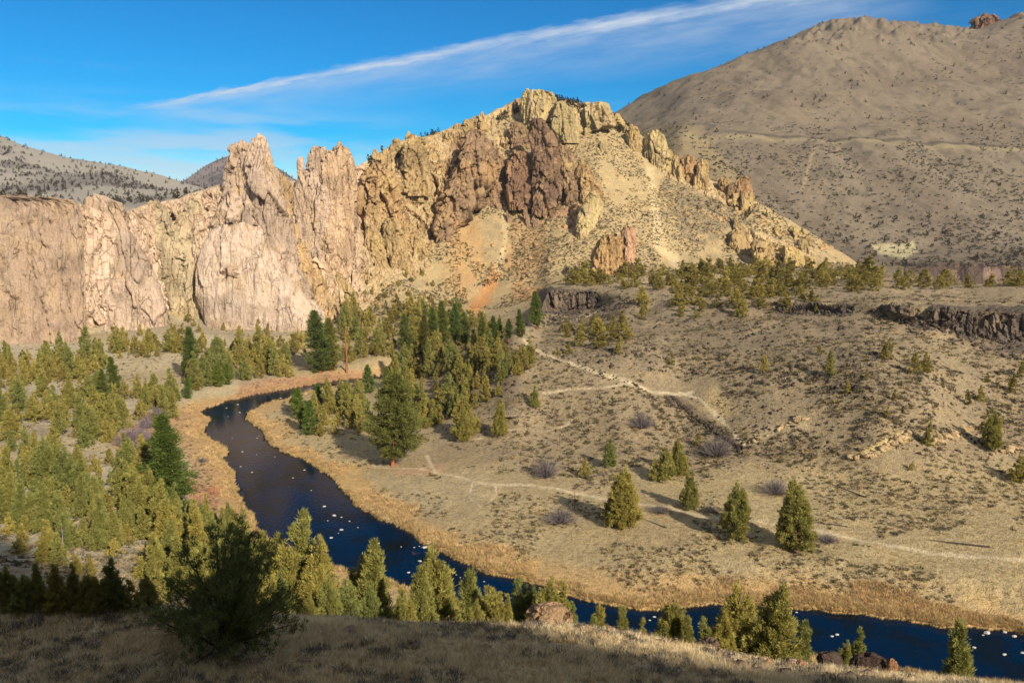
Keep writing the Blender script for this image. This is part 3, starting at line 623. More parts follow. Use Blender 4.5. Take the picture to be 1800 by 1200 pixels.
def hr_col(x, y, z, px, py):
    n = fbm(x / 60, y / 60, 0, 4); n2 = fbm(x / 9, y / 9, 0, 4)
    c = np.broadcast_to(lin(130, 117, 98), x.shape + (3,)).copy()
    c = lerp(c, lin(116, 103, 87), sstep(-0.15, 0.4, n) * 0.75); c = lerp(c, lin(100, 92, 78), sstep(0.05, 0.35, n2) * 0.6); gl = ridged((x + .4 * y) / 55, (y - .4 * x) / 260, 0, 3); c = lerp(c, lin(132, 118, 96), sstep(.45, .8, gl) * .45)
    spur = sstep(0, 30, (1262 + (py - 240) * 0.8) - px) * sstep(195, 230, py)
    c = lerp(c, lin(148, 130, 96), spur * 0.7)
    c = lerp(c, lin(150, 138, 104), sstep(6, 1.5, np.abs(py - (236 + (px - 1200) * 0.045) - 3 * n)) * sstep(1120, 1200, px) * 0.6)
    c = lerp(c, lin(84, 76, 66), sstep(3, 1, np.abs(py - (229 + (px - 1200) * 0.047) - 3 * n)) * sstep(1250, 1300, px) * 0.7)
    c = lerp(c, lin(190, 168, 124), sstep(5, 1, np.abs(px - 1432 + (py - 265) * 0.32)) * (py > 262) * (py < 330) * 0.3)
    pale = polymask(px, py, [(1530, 428), (1605, 425), (1612, 442), (1590, 455), (1540, 445)], 4)
    c = lerp(c, lin(176, 164, 126), pale); 
    rimf = polymask(px, py, [(1590, 463), (2400, 463), (2400, 500), (1590, 500)], 2)
    c = lerp(c, lin(92, 78, 68), rimf); c = lerp(c, lin(52, 46, 42), rimf * sstep(-.05, .3, fbm(x / 5, y / 40, z / 30, 3))); c = lerp(c, lin(130, 110, 96), rimf * sstep(.1, .4, fbm(x / 7 + 30, y / 40, z / 30, 3)))
    return c, np.maximum(pale * 0.5, rimf)
HR = hillsheet('hill', hr, (-0.2, 0.95), 700, 520, hr_col, hr_relief)
hl = {px: [W(700, 60), W(1100, 82), Pp(352, 1250), Pp((352 + c) / 2, 1600), Pp(c, Yc)] for px, (c, Yc) in {-900: (100, 2300), -300: (180, 2200), -80: (215, 2150), 0: (240, 2100), 40: (258, 2080), 80: (272, 2060), 110: (281, 2040), 160: (283, 2000), 200: (288, 1950), 240: (299, 1900), 290: (313, 1850), 330: (325, 1800), 380: (335, 1800), 600: (350, 1800)}.items()}
def hl_relief(x, y, z, px, py): return fbm(x / 160, y / 160, 0, 4) * 10 + fbm(x / 30, y / 30, 4, 3) * 2
def hl_col(x, y, z, px, py):
    n = fbm(x / 120, y / 120, 0, 4)
    c = np.broadcast_to(lin(158, 150, 134), x.shape + (3,)).copy(); c = lerp(c, lin(108, 100, 94), sstep(-0.05, 0.4, n) * 0.7)
    return c, np.zeros_like(x)
HL = hillsheet('hill', hl, (-1.0, -0.1), 420, 160, hl_col, hl_relief)
hm = {px: [W(2600, 120), Pp(345, 3200), Pp(c, 4300)] for px, c in {100: 360, 250: 345, 310: 326, 340: 306, 370: 290, 400: 278, 440: 270, 470: 288, 500: 305, 540: 332, 580: 345, 700: 350}.items()}
def hm_col(x, y, z, px, py):
    c = np.broadcast_to(lin(140, 124, 112), x.shape + (3,)).copy(); n = fbm(x / 120, y / 120, 0, 5); c = lerp(c, lin(86, 78, 72), sstep(-0.2, 0.3, n) * 0.8); return c, np.zeros_like(x)
HM = hillsheet('mountain', hm, (-0.7, 0.0), 200, 80, hm_col, lambda x, y, z, px, py: fbm(x / 300, y / 300, 0, 4) * 25)
# plain beyond everything
pl = put('plain', mesh_np('plain', np.array([[-5900, 700, -60], [5900, 700, -60], [5900, 4950, -30], [-5900, 4950, -30]], float), np.array([[0, 1, 2, 3]]), M_GROUND, np.broadcast_to(lin(150, 134, 110), (4, 3)).copy(), False, {'rock': np.zeros(4)})); tag(pl, None, None, None, 'structure')

ORD = 'first second third fourth fifth sixth seventh eighth ninth tenth eleventh twelfth thirteenth fourteenth fifteenth sixteenth seventeenth eighteenth nineteenth twentieth'.split()
TENS = {2: 'twenty', 3: 'thirty', 4: 'forty', 5: 'fifty', 6: 'sixty'}
def ordinal(n): return ORD[n - 1] if n <= 20 else (TENS[n // 10] + '-' + ORD[n % 10 - 1] if n % 10 else {3: 'thirtieth', 4: 'fortieth', 5: 'fiftieth', 6: 'sixtieth'}[n // 10])
# ------------------------------------------------------------------ rock towers, spires and buttresses
def b_rock(N, nt):
    col = N('ShaderNodeVertexColor', layer_name='Col').outputs['Color']
    P = N('ShaderNodeNewGeometry').outputs['Position']
    st = noise(N, scaled(N, P, (0.5, 0.5, 0.06)), 1.0, 5.0, 0.65)
    c = mixcol(N, ramp(N, st, 0.42, 0.68, 0.0, 0.45), col, mixcol(N, 1.0, col, (0.58, 0.52, 0.48), 'MULTIPLY'))
    c = mixcol(N, ramp(N, noise(N, P, 0.13, 5.0, 0.6), 0.5, 0.7, 0.0, 0.22), c, lin(206, 178, 124))
    c = mixcol(N, ramp(N, noise(N, P, 1.2, 5.0, 0.7), 0.46, 0.7, 0.0, 0.45), c, mixcol(N, 1.0, c, (0.5, 0.45, 0.42), 'MULTIPLY'))
    wp = N('ShaderNodeVectorMath', operation='MULTIPLY_ADD'); nt.links.new(N('ShaderNodeTexNoise', Scale=0.25, Detail=5.0).outputs['Color'], wp.inputs[0]); wp.inputs[1].default_value = (1.1, 1.1, 1.1); nt.links.new(scaled(N, P, (0.12, 0.12, 0.03)), wp.inputs[2])
    vo = N('ShaderNodeTexVoronoi', feature='DISTANCE_TO_EDGE', Scale=1.0); nt.links.new(wp.outputs[0], vo.inputs['Vector'])
    v2 = N('ShaderNodeTexVoronoi', feature='DISTANCE_TO_EDGE', Scale=3.1); nt.links.new(wp.outputs[0], v2.inputs['Vector'])
    gate = ramp(N, noise(N, P, 0.09, 3.0, 0.5), 0.47, 0.6)
    ck = mmath(N, 'MULTIPLY', mmath(N, 'MAXIMUM', ramp(N, vo.outputs['Distance'], 0.0, 0.022, 1.0, 0.0), mmath(N, 'MULTIPLY', ramp(N, v2.outputs['Distance'], 0.0, 0.03, 1.0, 0.0), 0.6)), gate)
    c = mixcol(N, mmath(N, 'MULTIPLY', ck, 0.42), c, mixcol(N, 1.0, c, (0.34, 0.29, 0.26), 'MULTIPLY'))
    h = mmath(N, 'SUBTRACT', mmath(N, 'ADD', noise(N, P, 0.5, 6.0, 0.72), mmath(N, 'MULTIPLY', st, 1.0)), mmath(N, 'MULTIPLY', ck, 0.5))
    return bsdf(N, c, 1.0, 0.05, bump(N, h, 1.8, 1.0))
M_ROCK = material('crag_rock', b_rock)
def crag(name, rows, c, lean=0.25, thick=0.8, front=0.0, seed=0, rough=1.0, base=None, cell=1.0, label=None, cat=None, group=None, deep=30, tint=None, kind=None):
    """a body of rock. rows: (photo row, left edge, right edge) from the top down; every row becomes a real ring at its own depth"""
    rows = sorted(rows); b = rows[-1]; pb = base if base is not None else hit((b[1] + b[2]) / 2, b[0])
    if pb is None: return None
    yb, zb = pb[1] - front, pb[2]
    pys = np.array([r[0] for r in rows], float)
    def level(py):
        r = slope_r(py); z = (CAMZ - r * yb + r * lean * zb) / (1 + r * lean); return yb + lean * (z - zb), z
    lv = [level(p) for p in pys]
    zs_ = np.array([l[1] for l in lv]); ys_ = np.array([l[0] for l in lv])
    xl = np.array([kof(r[1], r[0]) * l[0] for r, l in zip(rows, lv)]); xr = np.array([kof(r[2], r[0]) * l[0] for r, l in zip(rows, lv)])
    htot = zs_[0] - zs_[-1]; w = max(xr[-1] - xl[-1], (xr - xl).max()); res = max(0.45, min(1.0, w / 60))
    nv = int(np.clip(htot / res, 14, 220)); nu = int(np.clip(np.pi * w / res, 28, 300))
    zz = np.linspace(zs_[0], zs_[-1] - 4, nv); o = np.argsort(zs_)
    L = np.interp(zz, zs_[o], xl[o]); Rr = np.interp(zz, zs_[o], xr[o]); Yc = np.interp(zz, zs_[o], ys_[o])
    Yc = np.where(zz < zs_[-1], ys_[-1], Yc)
    th = np.linspace(0, 2 * np.pi, nu, endpoint=False)[:, None]
    ct, sn = np.cos(th), np.sin(th)
    e = 0.75
    ex = np.sign(ct) * np.abs(ct) ** e; ey = np.sign(sn) * np.abs(sn) ** e
    hw = (Rr - L)[None] / 2; cx = ((L + Rr) / 2)[None]
    wmean = np.minimum(hw, w * 0.35)
    dep = np.where(ey < 0, wmean * thick, wmean * thick * 1.5)
    rx = ex * hw; ry = ey * dep
    x = cx + rx; y = Yc[None] + wmean * thick * 0.6 + ry; z = np.broadcast_to(zz[None], x.shape).copy()
    # outward unit vector
    ln = np.sqrt((ex / np.maximum(hw, .3)) ** 2 + (ey / np.maximum(dep, .3)) ** 2) + 1e-6
    ox, oy = ex / np.maximum(hw, .3) / ln, ey / np.maximum(dep, .3) / ln
    sx = seed * 13.7
    s1 = cell * np.clip(w / 22, 0.35, 1.3)
    wx = fbm(x / 20 + sx, y / 20, z / 40, 2) * 3 * s1; wy = fbm(x / 20, y / 20 + sx, z / 40, 2) * 3 * s1
    sh = z * .1
    v1, e1 = facets((x + wx + sh) / (9 * s1), (y + wy) / (9 * s1), (z + wx) / (38 * s1), seed + 3)
    r2, e2 = facets((x + wy - sh) / (3.6 * s1), (y + wx) / (3.6 * s1), z / (13 * s1) + sx, seed + 31)
    v3, e3 = facets(x / (1.4 * s1) + sx, y / (1.4 * s1), z / (4 * s1), seed + 71)
    d = v1 * 4.2 * s1 - 1.8 * s1 * (1 - sstep(0, .06, e1)) + r2 * 2.2 * s1 - .7 * s1 * (1 - sstep(0, .07, e2)) + v3 * 1.0 * s1 + fbm(x / 1.5, y / 1.5, z / 1.5, 2) * 0.35 * s1
    r2 = r2 + .5
    d = d * rough
    lim = np.minimum(hw, dep)
    d = np.clip(d, -0.55 * lim, 0.4 * lim + 0.3)
    x = x + ox * d; y = y + oy * d
    z = z + (fbm(x / 2.5 + sx, y / 2.5, 0 * x, 3) * 1.5 + (r2 - .5) * 1.2) * s1 * np.exp(-np.arange(nv) / 5.0)[None]
    # cap
    cap = np.array([[x[:, 0].mean(), y[:, 0].mean(), z[:, 0].mean() + 0.3 * hw[0, 0]]])
    V = np.concatenate([np.stack([x, y, z], -1).reshape(-1, 3), cap])
    F = grid_faces(nu, nv, True)
    n = len(V) - 1; uu = np.arange(nu); tri = np.stack([uu * nv, np.full(nu, n), np.full(nu, n), ((uu + 1) % nu) * nv], -1)
    Fq = F[:, ::-1]
    n3 = fbm(x / 9 + sx, y / 9, z / 12, 4); n4 = fbm(x / 22, y / 22, z / 22 + sx, 3)
    cc = np.broadcast_to(lin(*c), x.shape + (3,)).copy()
    t2 = lin(*(tint or ((190, 162, 126) if c[2] > 120 else (198, 170, 114))))
    cc = lerp(cc, t2, sstep(0.0, 0.3, n3) * 0.65); cc = lerp(cc, lin(*[v * 0.78 for v in c]), sstep(0.0, 0.3, n4) * 0.6)
    cc = np.concatenate([cc.reshape(-1, 3), cc[:, 0].mean(0)[None]])
    me = bpy.data.meshes.new(name)
    faces = Fq
    me = mesh_np(name, V, np.concatenate([faces, tri[:, [0, 1, 1, 3]]]) if False else faces, M_ROCK, cc, False)
    o_ = put(name, me); tag(o_, label, cat, group, kind)
    return o_
PINK, BUFF, OCH, BRN, DRK, YEL = (204, 178, 152), (196, 170, 142), (184, 156, 110), (156, 128, 98), (132, 106, 84), (198, 176, 124)
crag('cliff_wall', [(343, -60, 25), (347, -90, 70), (352, -100, 115), (362, -110, 140), (380, -115, 143), (480, -120, 147), (560, -130, 150), (602, -140, 152)], (180, 154, 128), 0.22, 0.10, 2, 1, 0.9, label='broad brown and pink rock wall at the far end of the cliff line', cat='cliff')
crag('cliff_wall', [(344, 148, 172), (349, 145, 190), (358, 144, 206), (380, 146, 216), (420, 145, 235), (470, 148, 258), (520, 150, 276), (560, 150, 288), (578, 148, 292)], PINK, 0.22, 0.28, 3, 2, 0.55, label='smooth pink slab of cliff under a square notched block', cat='cliff')
crag('rock_buttress', [(352, 338, 350), (372, 318, 352), (395, 300, 362), (430, 285, 366), (470, 300, 362), (510, 318, 352), (548, 330, 350)], (200, 180, 142), 0.3, 0.5, 2, 3, 1.3, label='greenish ochre buttress in the gully beside the pink slab', cat='rock')
crag('rock_buttress', [(352, 262, 276), (370, 250, 290), (400, 250, 300), (440, 262, 306), (480, 275, 318), (530, 292, 322), (548, 300, 322)], (200, 180, 142), 0.3, 0.5, 1, 4, 1.3, label='broken ochre rib of rock at the top of the gully', cat='rock')
crag('rock_spire', [(249, 415, 427), (254, 409, 433), (262, 404, 439), (268, 406, 442), (285, 404, 446), (310, 396, 452), (340, 388, 458), (380, 378, 462), (430, 355, 468), (480, 340, 470), (530, 338, 475), (566, 348, 480)], PINK, 0.2, 0.75, 0, 5, 0.8, label='round-headed twin top of the tallest pink spire', cat='rock spire')
crag('rock_spire', [(237, 451, 460), (243, 446, 464), (250, 442, 467), (262, 438, 470), (285, 434, 474), (310, 430, 478), (340, 428, 484), (380, 425, 495), (420, 420, 506), (470, 410, 520), (520, 415, 545), (568, 420, 575)], PINK, 0.2, 0.7, 3, 6, 0.75, label='tallest pink spire with a pointed top above the river bend', cat='rock spire')
crag('cliff_wall', [(395, 380, 450), (410, 362, 462), (440, 350, 480), (480, 340, 500), (520, 338, 530), (550, 345, 560), (572, 352, 575)], (214, 189, 163), 0.18, 0.35, 6, 7, 0.4, label='smooth pale pink face below the tallest spire', cat='cliff')
crag('rock_buttress', [(302, 486, 492), (312, 482, 500), (330, 480, 508), (370, 486, 512), (420, 490, 520), (480, 500, 560), (530, 520, 580), (560, 540, 590)], (206, 172, 124), 0.3, 0.6, 0, 8, 1.1, label='low ochre shoulder between the tallest spire and the twin towers', cat='rock')
crag('rock_spire', [(278, 524, 530), (286, 522, 532), (296, 523, 532), (310, 521, 534), (340, 516, 539), (380, 512, 545), (420, 509, 551), (448, 512, 556)], PINK, 0.12, 0.8, 3, 9, 0.6, label='thin pink needle standing beside the twin towers', cat='rock spire')
crag('rock_tower', [(257, 560, 565), (260, 549, 568), (270, 543, 571), (290, 540, 574), (320, 537, 577), (360, 534, 582), (400, 530, 586), (440, 530, 590), (465, 545, 596), (490, 560, 600)], PINK, 0.14, 0.75, 4, 10, 0.8, label='broad flat-topped pink tower right of the needle', cat='rock tower')
crag('rock_tower', [(263, 573, 580), (270, 569, 587), (290, 566, 592), (330, 563, 598), (380, 561, 602), (430, 560, 606), (470, 562, 608), (500, 566, 610)], (212, 180, 144), 0.14, 0.8, 5, 11, 0.8, label='lower buff tower wedged between the two pink towers', cat='rock tower')
crag('rock_tower', [(249, 592, 600), (255, 590, 601), (260, 584, 608), (270, 582, 615), (285, 583, 619), (320, 586, 621), (370, 590, 623), (420, 590, 624), (455, 592, 622), (480, 596, 620)], (208, 176, 140), 0.14, 0.8, 2, 12, 0.9, label='buff tower with a small block balanced on its summit', cat='rock tower')
crag('rock_buttress', [(470, 578, 590), (490, 572, 606), (515, 574, 622), (536, 584, 628)], OCH, 0.35, 0.7, 2, 13, 1.0, label='yellow buttress at the foot of the twin towers', cat='rock')
crag('rock_buttress', [(455, 540, 560), (475, 530, 575), (500, 520, 600), (540, 560, 610)], (220, 190, 150), 0.35, 0.5, 1, 14, 0.9, label='pale broken foot of the pink towers', cat='rock')
crag('rock_buttress', [(283, 652, 664), (296, 642, 676), (312, 632, 690), (335, 626, 700), (360, 625, 705), (385, 640, 712), (410, 655, 716), (430, 665, 716)], (186, 152, 108), 0.45, 0.7, 2, 15, 1.3, label='dark-edged ochre buttress at the start of the yellow ridge', cat='rock')
crag('rock_buttress', [(383, 678, 692), (395, 673, 700), (415, 672, 706), (440, 675, 714), (460, 684, 722), (474, 694, 726)], OCH, 0.35, 0.75, 2, 16, 1.0, label='egg-shaped yellow buttress low on the ridge', cat='rock')
crag('rock_buttress', [(395, 645, 660), (410, 640, 668), (430, 642, 672), (455, 650, 678), (468, 655, 680)], OCH, 0.4, 0.7, 1, 17, 1.0, label='small yellow rib left of the egg-shaped buttress', cat='rock')
crag('rock_buttress', [(238, 722, 734), (245, 713, 741), (262, 708, 746), (285, 704, 750), (310, 700, 754), (335, 702, 752)], OCH, 0.5, 0.7, 2, 18, 1.1, label='square yellow crag on the lower ridge crest', cat='rock')
crag('rock_buttress', [(252, 752, 758), (262, 748, 768), (285, 745, 778), (310, 745, 780)], (196, 160, 110), 0.5, 0.7, 2, 19, 1.1, label='small pointed crag beside the square yellow crag', cat='rock')
crag('rock_buttress', [(400, 718, 728), (420, 716, 740), (440, 720, 752), (455, 730, 756)], OCH, 0.4, 0.7, 1, 20, 1.0, label='yellow knob where the ridge meets the orange scree', cat='rock')
crag('rock_buttress', [(229, 826, 846), (236, 821, 852), (250, 819, 864), (270, 813, 872), (295, 800, 876), (320, 788, 872), (350, 776, 850), (380, 766, 830), (405, 764, 800), (418, 768, 790)], BRN, 0.6, 0.55, 4, 21, 1.3, label='long brown buttress falling from the lower ridge', cat='rock', tint=(186, 150, 104))
crag('rock_buttress', [(262, 862, 872), (285, 855, 888), (320, 850, 892), (355, 855, 885)], BRN, 0.6, 0.6, 1, 22, 1.2, label='brown rib joined to the long brown buttress', cat='rock', tint=(176, 142, 100))
crag('rock_buttress', [(215, 902, 914), (228, 896, 925), (245, 897, 930), (262, 900, 928)], BRN, 0.5, 0.7, 2, 23, 1.1, label='brown crag left of the dark cleft under the summit', cat='rock')
crag('rock_buttress', [(210, 940, 954), (218, 934, 962), (235, 932, 972), (255, 938, 976), (280, 940, 982), (310, 938, 990), (345, 935, 985), (372, 940, 975)], DRK, 0.5, 0.75, 5, 24, 1.2, label='dark reddish buttress right under the summit crag', cat='rock', tint=(168, 136, 100))
crag('rock_buttress', [(266, 900, 920), (280, 896, 932), (305, 894, 938), (335, 893, 940), (360, 900, 936)], (146, 114, 88), 0.5, 0.7, 4, 25, 1.2, label='brown lower block beside the dark reddish buttress', cat='rock', tint=(170, 134, 100))
crag('rock_buttress', [(258, 984, 992), (270, 982, 1008), (300, 985, 1020), (330, 990, 1024), (352, 994, 1018)], BRN, 0.55, 0.7, 3, 26, 1.2, label='brown tooth of rock right of the dark buttress', cat='rock')
crag('rock_buttress', [(280, 1020, 1026), (295, 1016, 1040), (325, 1015, 1052), (350, 1020, 1056)], (176, 142, 100), 0.55, 0.7, 2, 27, 1.2, label='broken tan rock below the summit slope', cat='rock')
crag('summit_crag', [(155, 925, 930), (160, 923, 932), (170, 920, 938), (185, 917, 944), (205, 918, 950), (220, 924, 952)], YEL, 0.3, 0.8, 4, 28, 1.0, label='yellow summit crag with a small horn at the very top', cat='rock crag')
crag('summit_crag', [(158, 938, 958), (162, 934, 968), (172, 932, 974), (190, 930, 976), (212, 932, 968), (222, 936, 960)], YEL, 0.3, 0.7, 5, 29, 1.1, label='fluted yellow block forming the highest summit', cat='rock crag')
crag('summit_crag', [(178, 986, 991), (185, 975, 998), (200, 970, 1010), (225, 972, 1014), (243, 984, 1014)], YEL, 0.3, 0.7, 6, 30, 0.9, label='smooth yellow crag just right of the summit', cat='rock crag')
crag('summit_crag', [(190, 1000, 1010), (200, 998, 1024), (215, 1000, 1030), (228, 1004, 1028)], YEL, 0.3, 0.7, 3, 31, 0.9, label='low yellow crag between the summit and the castle-like block', cat='rock crag')
crag('summit_crag', [(179, 1028, 1056), (184, 1025, 1066), (195, 1024, 1073), (210, 1024, 1079), (222, 1026, 1081), (233, 1028, 1035)], YEL, 0.25, 0.7, 4, 32, 1.0, label='castle-like yellow block on the ridge right of the summit', cat='rock crag')
crag('summit_crag', [(199, 1082, 1088), (208, 1078, 1094), (222, 1080, 1100)], (196, 168, 114), 0.3, 0.8, 3, 33, 0.8, label='small rounded knob at the end of the castle-like block', cat='rock crag')
crag('boulder', [(248, 1056, 1064), (255, 1053, 1067), (262, 1055, 1067)], YEL, 0.1, 0.9, 1, 34, 0.5, label='single yellow boulder on the slope below the summit', cat='boulder')
crag('rock_pinnacle', [(221, 1110, 1118), (228, 1107, 1121), (245, 1105, 1125), (262, 1107, 1130)], OCH, 0.15, 0.8, 2, 35, 1.1, label='upper single pinnacle on the descending ridge', cat='rock pinnacle', group=None)
crag('rock_pinnacle', [(229, 1148, 1156), (235, 1144, 1163), (250, 1140, 1168), (270, 1136, 1174), (290, 1142, 1182)], YEL, 0.15, 0.75, 2, 36, 1.2, label='tallest forked pinnacle on the descending ridge', cat='rock pinnacle')
crag('rock_pinnacle', [(262, 1172, 1178), (275, 1170, 1184), (295, 1172, 1188)], (190, 158, 104), 0.15, 0.8, 1, 37, 1.1, label='narrow pinnacle leaning on the tallest forked one', cat='rock pinnacle')
crag('rock_pinnacle', [(273, 1205, 1214), (280, 1198, 1222), (300, 1194, 1226), (312, 1198, 1226)], (176, 140, 98), 0.2, 0.75, 2, 38, 1.3, label='jagged brown pinnacle midway down the ridge', cat='rock pinnacle')
crag('rock_pinnacle', [(280, 1232, 1240), (292, 1226, 1246), (312, 1226, 1248), (330, 1230, 1242)], OCH, 0.2, 0.75, 2, 39, 1.2, label='pointed ochre pinnacle below the jagged brown one', cat='rock pinnacle')
crag('rock_pinnacle', [(311, 1300, 1314), (318, 1293, 1322), (335, 1290, 1326), (354, 1300, 1326)], (172, 136, 98), 0.2, 0.75, 2, 40, 1.3, label='square brown crag at the lower end of the ridge', cat='rock pinnacle')
crag('rock_pinnacle', [(312, 1268, 1276), (322, 1264, 1288), (338, 1268, 1290)], (170, 138, 98), 0.2, 0.75, 1, 41, 1.2, label='low brown crag next to the square one', cat='rock pinnacle')
crag('rock_buttress', [(338, 1036, 1045), (350, 1028, 1054), (370, 1018, 1057), (392, 1014, 1050), (412, 1016, 1034)], (206, 184, 128), 0.5, 0.6, 4, 42, 0.8, label='pale yellow leaning slab on the middle slope', cat='rock')
crag('rock_tower', [(414, 1062, 1082), (422, 1056, 1090), (440, 1049, 1093), (460, 1046, 1094), (484, 1044, 1100)], (190, 154, 106), 0.12, 0.8, 6, 43, 1.2, label='cracked tan tower standing alone behind the mesa trees', cat='rock tower')
crag('rock_tower', [(399, 1099, 1111), (406, 1095, 1116), (430, 1096, 1118), (455, 1095, 1117), (480, 1092, 1120)], (206, 164, 128), 0.12, 0.8, 7, 44, 1.0, label='pinkish pillar beside the cracked tan tower', cat='rock tower')
crag('rock_buttress', [(404, 1292, 1306), (412, 1286, 1318), (428, 1286, 1326), (446, 1292, 1330)], OCH, 0.4, 0.6, 2, 45, 1.2, label='upper yellow outcrop at the ridge foot above the mesa trees', cat='rock')
crag('rock_buttress', [(424, 1330, 1345), (432, 1325, 1362), (448, 1325, 1372), (464, 1332, 1376)], OCH, 0.4, 0.6, 2, 46, 1.2, label='fluted yellow outcrop at the foot of the ridge', cat='rock')
crag('rock_buttress', [(432, 1378, 1390), (440, 1374, 1410), (455, 1378, 1430), (467, 1384, 1432)], (204, 176, 116), 0.4, 0.6, 2, 47, 1.1, label='lowest yellow outcrop reaching the mesa trees', cat='rock')
def ridge_crag(nm, rows, c, seed, label, base):         # rocks on the far hill's skyline
    return crag(nm, rows, c, 0.3, 0.7, 0, seed, 1.6, base=base, label=label, cat='rock crag', cell=2.2)
ridge_crag('skyline_crag', [(27, 1728, 1746), (32, 1720, 1752), (42, 1714, 1760), (56, 1708, 1764)], (140, 104, 82), 50, 'round brown crag on the far skyline', at_y(1736, 56, 1335))
ridge_crag('skyline_crag', [(34, 1768, 1773), (42, 1763, 1778), (54, 1758, 1784)], (150, 112, 86), 51, 'small brown crag beside the round skyline crag', at_y(1770, 54, 1335))
ridge_crag('skyline_crag', [(22, 1800, 1830), (34, 1788, 1850), (50, 1778, 1870), (62, 1770, 1880)], (120, 94, 78), 52, 'dark crag where the far skyline leaves the picture', at_y(1820, 62, 1325))
ridge_crag('skyline_crag', [(41, 1466, 1476), (48, 1456, 1492), (58, 1450, 1496)], (130, 104, 80), 53, 'low rock on the rounded top of the far hill', at_y(1472, 58, 1335))
ridge_crag('skyline_crag', [(40, 1586, 1592), (46, 1582, 1598), (54, 1578, 1600)], (150, 116, 88), 54, 'single small knob midway along the far skyline', at_y(1590, 54, 1335))
rq = np.random.default_rng(91)
line = [(1092, 214), (1128, 240), (1165, 285), (1190, 300), (1225, 325), (1262, 338), (1300, 352), (1335, 368)]
xs_ = sorted(rq.uniform(1094, 1336, 22))
for i, a in enumerate(xs_):
    b = np.interp(a, [q_[0] for q_ in line], [q_[1] for q_ in line]) + rq.uniform(-6, 8); h_ = rq.uniform(8, 24); w_ = rq.uniform(3, 8)
    crag('rock_pinnacle', [(b - h_, a - w_ * .3, a + w_ * .3), (b - h_ * .6, a - w_ * .8, a + w_ * .7), (b, a - w_, a + w_), (b + 5, a - w_ * 1.1, a + w_ * 1.2)], [(190, 162, 112), (170, 140, 102), (200, 172, 120)][i % 3], .15, .8, 1, 100 + i, 1.3, label=f'small weathered pinnacle, {ordinal(i + 1)} from the top of the row descending the ridge', cat='rock pinnacle', group='small pinnacles on the descending ridge')
crl = [(640, 288), (662, 266), (700, 248), (735, 240), (780, 234), (830, 214), (880, 194), (910, 180)]
for i, a in enumerate(sorted(rq.uniform(642, 912, 20))):
    b = np.interp(a, [q_[0] for q_ in crl], [q_[1] for q_ in crl]) + rq.uniform(2, 16); h_ = rq.uniform(7, 17); w_ = rq.uniform(4, 10)
    crag('ridge_outcrop', [(b - h_, a - w_ * .3, a + w_ * .4), (b - h_ * .6, a - w_ * .8, a + w_ * .7), (b, a - w_, a + w_), (b + 6, a - w_ * 1.2, a + w_ * 1.2)], [(184, 156, 110), (164, 136, 100), (194, 166, 116)][i % 3], .4, .8, 1, 130 + i, 1.3, label=f'knob of rock, {ordinal(i + 1)} from the left along the rising ridge crest', cat='rock knob', group='knobs on the rising ridge crest')
specs = []
for (x0_, x1_, y0_, y1_), n_, cs_ in [((650, 780, 290, 470), 18, [(186, 158, 112), (168, 138, 98), (196, 170, 120)]), ((830, 900, 300, 380), 6, [(150, 122, 94), (166, 136, 104)]), ((960, 1060, 290, 400), 12, [(160, 132, 100), (176, 146, 108)]), ((890, 960, 360, 400), 5, [(156, 128, 98)]), ((1285, 1440, 405, 462), 9, [(188, 164, 112), (176, 150, 104)])]:
    for i in range(n_):
        a, b = rq.uniform(x0_, x1_), rq.uniform(y0_, y1_); h_ = rq.uniform(12, 34); w_ = rq.uniform(4, 10); sk = rq.uniform(-6, 3)
        if b - h_ < 240: continue
        specs.append((a, [(b - h_, a + sk - w_ * .2, a + sk + w_ * .3), (b - h_ * .7, a + sk * .7 - w_ * .7, a + sk * .7 + w_ * .6), (b - h_ * .3, a - w_, a + w_), (b, a - w_ * .8, a + w_)], cs_[i % len(cs_)]))
specs.sort(key=lambda q_: q_[0])
for i, (a, rows_, c_) in enumerate(specs):
    crag('ridge_outcrop', rows_, c_, .62, .7, 1, 201 + i, 1.4, label=f'small sharp fin of rock, {ordinal(i + 1)} from the left on the ridge face', cat='rock fin', group='small fins on the ridge face')
